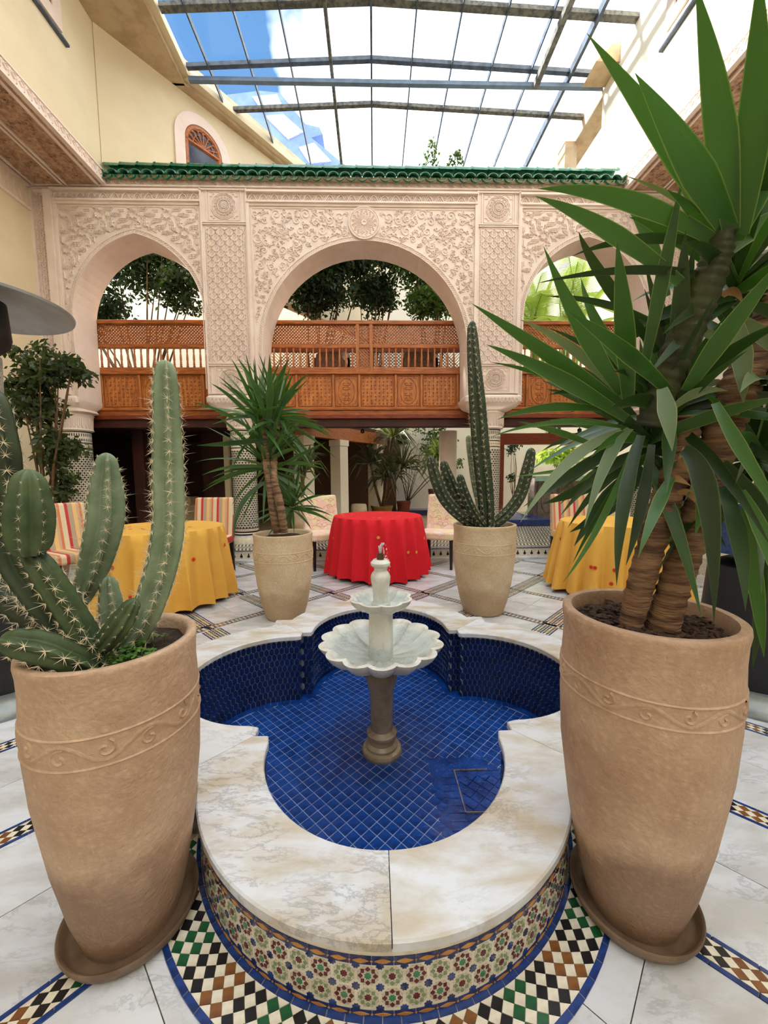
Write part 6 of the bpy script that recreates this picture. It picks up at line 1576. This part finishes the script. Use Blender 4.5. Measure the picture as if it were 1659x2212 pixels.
tree('dark tree behind the middle of the round middle arch', (-.1, 9.0, Z2), [((.05, 9.0, 5.35), (.55, .5, .6)), ((.4, 8.9, 6.3), (.75, .5, .6))], FOL, .11, 6500, 3)
tree('lighter green tree behind the right side of the round middle arch', (1.25, 8.6, Z2), [((1.2, 8.6, 5.7), (.85, .5, .95)), ((1.3, 8.3, 4.9), (.6, .4, .4))], FOLL, .11, 7500, 4)
sp = thing('climbing_sprigs', 'two slim leafy sprigs rising above the green tiled roof', 'plant'); mb = MB(); ms = MB(); rn = random.Random(8)
for (px_, y0, y1, wd) in ((930, 345, 288, 20), (985, 350, 312, 15)):
    a, b = at(px_, 560, 7.2), at(px_+3, y1, 7.2); ms.tube([a, a.lerp(b, .5)+Vector((.03, 0, 0)), b], [.012, .008, .003], 5)
    for k in range(110): q = rn.random(); p = at(px_, 345, 7.2).lerp(b, q)+Vector((0, 0, -.15)); leaves_in(mb, (p.x+rn.uniform(-.16, .16)*(1.1-q), p.y, p.z+.05), (.02, .05, .03), 1, .075, rn)
ms.build('stems', TWIG, sp); mb.build('foliage', FOLL, sp, kind='stuff'); hang(sp)
tree('leafy ficus bush climbing beside the left mosaic column', gz(128, 1330) if False else (-3.95, 4.75, .2), [(tuple(at(75, 800, 4.7)), (.36, .25, .34)), (tuple(at(150, 795, 4.7)), (.24, .2, .14)), (tuple(at(60, 880, 4.7)), (.34, .25, .25)), (tuple(at(122, 960, 4.7)), (.22, .2, .28)), (tuple(at(130, 1040, 4.7)), (.14, .15, .25))], mat('ficus_leaf', lin(72, 86, 48), lin(40, 54, 30), 3, .45, trans=.25), .09, 3600, 9, 'ficus_bush', 'shrub', .02)
def simple_pot(x, y, z, r, h, m_, label):
    mb = MB(); mb.lathe([(0, 0), (r*.72, 0), (r*.95, h*.8), (r*1.02, h*.88), (r*1.04, h), (r*.92, h), (r*.88, h*.9), (0, h*.88)], 28); o = mb.build('plant_pot', m_, loc=(x, y, z)); autosmooth(o, 40); return tag(o, label, 'plant pot')
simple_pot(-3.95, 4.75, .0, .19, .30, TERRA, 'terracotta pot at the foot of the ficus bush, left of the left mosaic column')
def spiky(label, base, heads, m_, seed, name='dracaena', n=60, ln=.5, w=.028, cat='plant'):
    t = thing(name, label, cat); rn = random.Random(seed); mb = MB(); b = Vector(base)
    for c in heads: c = Vector(c); mb.tube([b, b.lerp(c, .5)+Vector((rn.uniform(-.05, .05), 0, 0)), c], [.035, .03, .02], 8)
    mb.build('stem', TWIG, t); mb = MB()
    for c in heads:
        c = Vector(c)
        for k in range(n):
            az = rn.uniform(0, 6.28); el = rn.uniform(-.4, 1.4); d = Vector((cos(az)*cos(el), sin(az)*cos(el), sin(el))); l = ln*rn.uniform(.7, 1.1); m1_ = c+d*l*.55+Vector((0, 0, .05)); e = c+d*l+Vector((0, 0, -.38*l*(1.2-max(0, sin(el)))))
            s_ = d.cross(Vector((rn.uniform(-.4, .4), -1, rn.uniform(-.4, .6)))).normalized()*w/2
            mb.add([c-s_*.5, c+s_*.5, m1_+s_, e, m1_-s_], [(0, 1, 2, 4), (4, 2, 3)])
    mb.build('foliage', m_, t, kind='stuff'); hang(t)
PY = 10.0
DKG = mat('dull_spiky_leaf', lin(92, 92, 58), lin(48, 50, 32), 4, .5, trans=.15)
b = gz(825, 1092, .15); b = at(825, 1094, 9.6); b.z = .4
simple_pot(b.x, b.y, .15, .27, .36, mat('mustard_pot', lin(150, 120, 62), lin(128, 98, 48), 6, .5), 'mustard clay pot of the spiky dracaena behind the red table')
spiky('spiky three-headed dracaena standing behind the red table', (b.x, b.y, .42), [at(850, 945, 9.6), at(800, 1000, 9.5), at(870, 1010, 9.5), at(835, 1030, 9.4)], DKG, 41, n=80, ln=.72, w=.04)
p = at(872, 1090, 10.4); simple_pot(p.x, p.y, .15, .19, .42, mat('red_clay_pot', lin(140, 74, 52), lin(112, 56, 38), 6, .6), 'small red clay pot by the far wall right of the dracaena')
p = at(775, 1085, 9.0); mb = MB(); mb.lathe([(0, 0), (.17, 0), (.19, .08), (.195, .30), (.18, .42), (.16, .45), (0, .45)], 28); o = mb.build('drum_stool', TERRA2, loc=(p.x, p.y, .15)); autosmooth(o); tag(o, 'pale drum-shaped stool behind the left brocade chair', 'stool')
p = at(945, 1080, 10.2); simple_pot(p.x, p.y, .15, .24, .75, mat('brown_pot', lin(120, 78, 52), lin(92, 58, 38), 6, .6), 'tall brown pot by the far wall left of the plain column')
spiky('variegated dracaena in the tall brown pot by the far wall', (p.x, p.y, .85), [at(940, 1010, 10.2), at(945, 985, 10.2)], mat('variegated_leaf', lin(120, 130, 76), lin(58, 72, 42), 5, .5, trans=.2), 42, n=60, ln=.6, w=.045)
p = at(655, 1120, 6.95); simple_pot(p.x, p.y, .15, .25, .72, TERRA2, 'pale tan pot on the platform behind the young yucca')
spiky('small spiky yucca in the pale pot on the platform', (p.x, p.y, .85), [at(665, 1000, 6.95), at(650, 1020, 6.95)], mat('olive_leaf', lin(96, 108, 62), lin(52, 64, 36), 5, .5, trans=.2), 43, 'small_yucca', n=60, ln=.4, w=.03)
tree('climbing vine spread over the far wall above the red clay pot', at(880, 1085, 11.3), [(tuple(at(935, 950, 11.2)), (.75, .15, .55)), (tuple(at(870, 935, 11.2)), (.5, .15, .3)), (tuple(at(975, 1000, 11.2)), (.3, .15, .5))], FOLL, .10, 1300, 12, 'wall_vine', 'vine', .012)
tree('thin climbing vine on the far wall right of the second mosaic column', at(1110, 1085, 11.3), [(tuple(at(1112, 960, 11.2)), (.18, .1, .6)), (tuple(at(1105, 1030, 11.2)), (.12, .1, .35))], FOL, .09, 330, 13, 'wall_vine', 'vine', .012)
tree('pale green grassy shrub on the cabinet near the dark doorway', at(1200, 1010, 9.3), [(tuple(at(1200, 985, 9.3)), (.65, .3, .22))], PALM, .16, 700, 14, 'grassy_shrub', 'shrub', .01)
# palm in the right arch
def palm(label, base, top, n, ln, seed):
    t = thing('areca_palm', label, 'palm'); rn = random.Random(seed); mb = MB(); ml = MB(); b, c = Vector(base), Vector(top)
    for k in range(n):
        az = rn.uniform(0, 6.28); el = rn.uniform(.5, 1.4); d = Vector((cos(az)*cos(el), sin(az)*cos(el), sin(el))); s = b+Vector((rn.uniform(-.15, .15), rn.uniform(-.1, .1), 0)); o = c+Vector((rn.uniform(-.25, .25), 0, rn.uniform(-.6, .4))); pts = []
        for i in range(13): q = i/12; pts.append(o+d*ln*q+Vector((0, 0, -ln*.55*q*q*cos(el)-.1*q)))
        mb.tube([s, s.lerp(o, .6), o]+pts[2::3], [.02, .018, .014]+[.01]*len(pts[2::3]), 5)
        for i in range(1, 13):
            for u in (0, .33, .66):
                p = pts[i-1].lerp(pts[i], u); tg = (pts[i]-pts[i-1]).normalized(); sd = tg.cross(Vector((0, 0, 1))).normalized(); l = ln*.34*(1-abs(i/12-.45))
                for s_ in (-1, 1):
                    e = p+(sd*s_+tg*.8).normalized()*l+Vector((0, 0, -.3*l)); w = Vector((0, 0, .009)); ml.add([p-w, p+w, p.lerp(e, .6)+w, e], [(0, 1, 2, 3)])
    mb.build('stems', PALM, t); ml.build('fronds', PALM, t, kind='stuff'); hang(t)
p0_ = at(1230, 800, 8.8); palm('bright yellow-green areca palm seen through the right arch', (p0_.x, 8.8, Z2), tuple(at(1230, 690, 8.8)), 18, 1.5, 5)
p0_ = at(1160, 800, 9.4); palm('sunlit areca palm behind the right arch next to the carved pier', (p0_.x, 9.4, Z2), tuple(at(1165, 700, 9.4)), 14, 1.3, 6)
# low blue-tiled basin on the platform and the carved cabinet behind it
bs = thing('blue_basin', 'low blue-tiled basin on the platform behind the candelabra cactus', 'basin')
p = at(1135, 1118, 8.4); mb = MB(); mb.box(p.x-.6, p.x+.45, 8.1, 9.2, .15, .30); bevel(mb.build('basin_body', ZBLUE, bs), .02); mb = MB()
mb.add([(p.x-.45, 8.5, .30), (p.x+.2, 8.5, .30), (p.x+.2, 9.0, .30), (p.x-.45, 9.0, .30), (p.x-.12, 8.75, .42)], [(0, 1, 4), (1, 2, 4), (2, 3, 4), (3, 0, 4)]); mb.build('basin_spout_mound', ZNAVY, bs); hang(bs)
bs = thing('blue_basin', 'low blue-tiled kerb at the foot of the far wall beyond the red table', 'basin'); p = at(905, 1096, 10.8); mb = MB(); mb.box(p.x-1.0, p.x+.9, 10.6, 11.2, .15, .30); mb.build('basin_body', ZBLUE, bs); hang(bs)
cb = thing('carved_cabinet', 'weathered carved cabinet under a pale green cloth near the dark doorway', 'cabinet'); p = at(1195, 1080, 9.1)
mb = MB(); mb.box(p.x-.5, p.x+.55, 8.9, 9.4, .15, 1.2); bevel(mb.build('body', mat('weathered_wood', lin(134, 122, 112), lin(100, 88, 80), 8, .7), cb), .01)
for k in range(2):
    mb = MB(); x0 = p.x-.46+k*.5; fn = lambda a, z, d: (a, 8.895-d, z); rib(mb, [(x0, .22), (x0, 1.12), (x0+.46, 1.12), (x0+.46, .22)], .03, .015, True, fn=fn)
    rib(mb, [(x0+.23+.15*cos(q*.5), .66+.3*sin(q*.5)) for q in range(13)], .02, .012, True, fn=fn); mb.build('door', mat('carved_door_wood', lin(116, 104, 96), lin(84, 74, 66), 12, .7), cb)
hang(cb)
mb = MB(); mb.box(p.x-.56, p.x+.62, 8.84, 9.45, 1.2, 1.22); mb.box(p.x-.565, p.x+.62, 8.83, 8.845, 1.10, 1.22); tag(mb.build('cabinet_cloth', mat('green_cloth', lin(176, 216, 196), lin(160, 204, 182), 8, .8)), 'pale green cloth spread over the carved cabinet', 'cloth')
# small lamps hanging under the balcony beam
for x_, y_ in ((783, 921), (1252, 925)):
    p = at(x_, y_, 6.9); mb = MB(); mb.lathe([(0, 0), (.03, .01), (.038, .04), (.03, .07), (0, .08)], 16); mb.tube([(0, 0, .07), (0, 0, .12)], .008, 6); o = mb.build('spotlight', ZBLACK, loc=(p.x, p.y, 1.985)); autosmooth(o); tag(o, 'small dark spotlight under the balcony beam '+('above the red table' if x_ < 900 else 'near the tall yucca leaves'), 'lamp')

# ------------------------------------------------------------------ tidy: put every Empty at the foot of what it carries
for t in [fountain_ for fountain_ in [ft]+[o for o in C.objects if o.type == 'EMPTY' and o.name.startswith(('balcony_railing', 'rear_railing'))]]: hang(t)
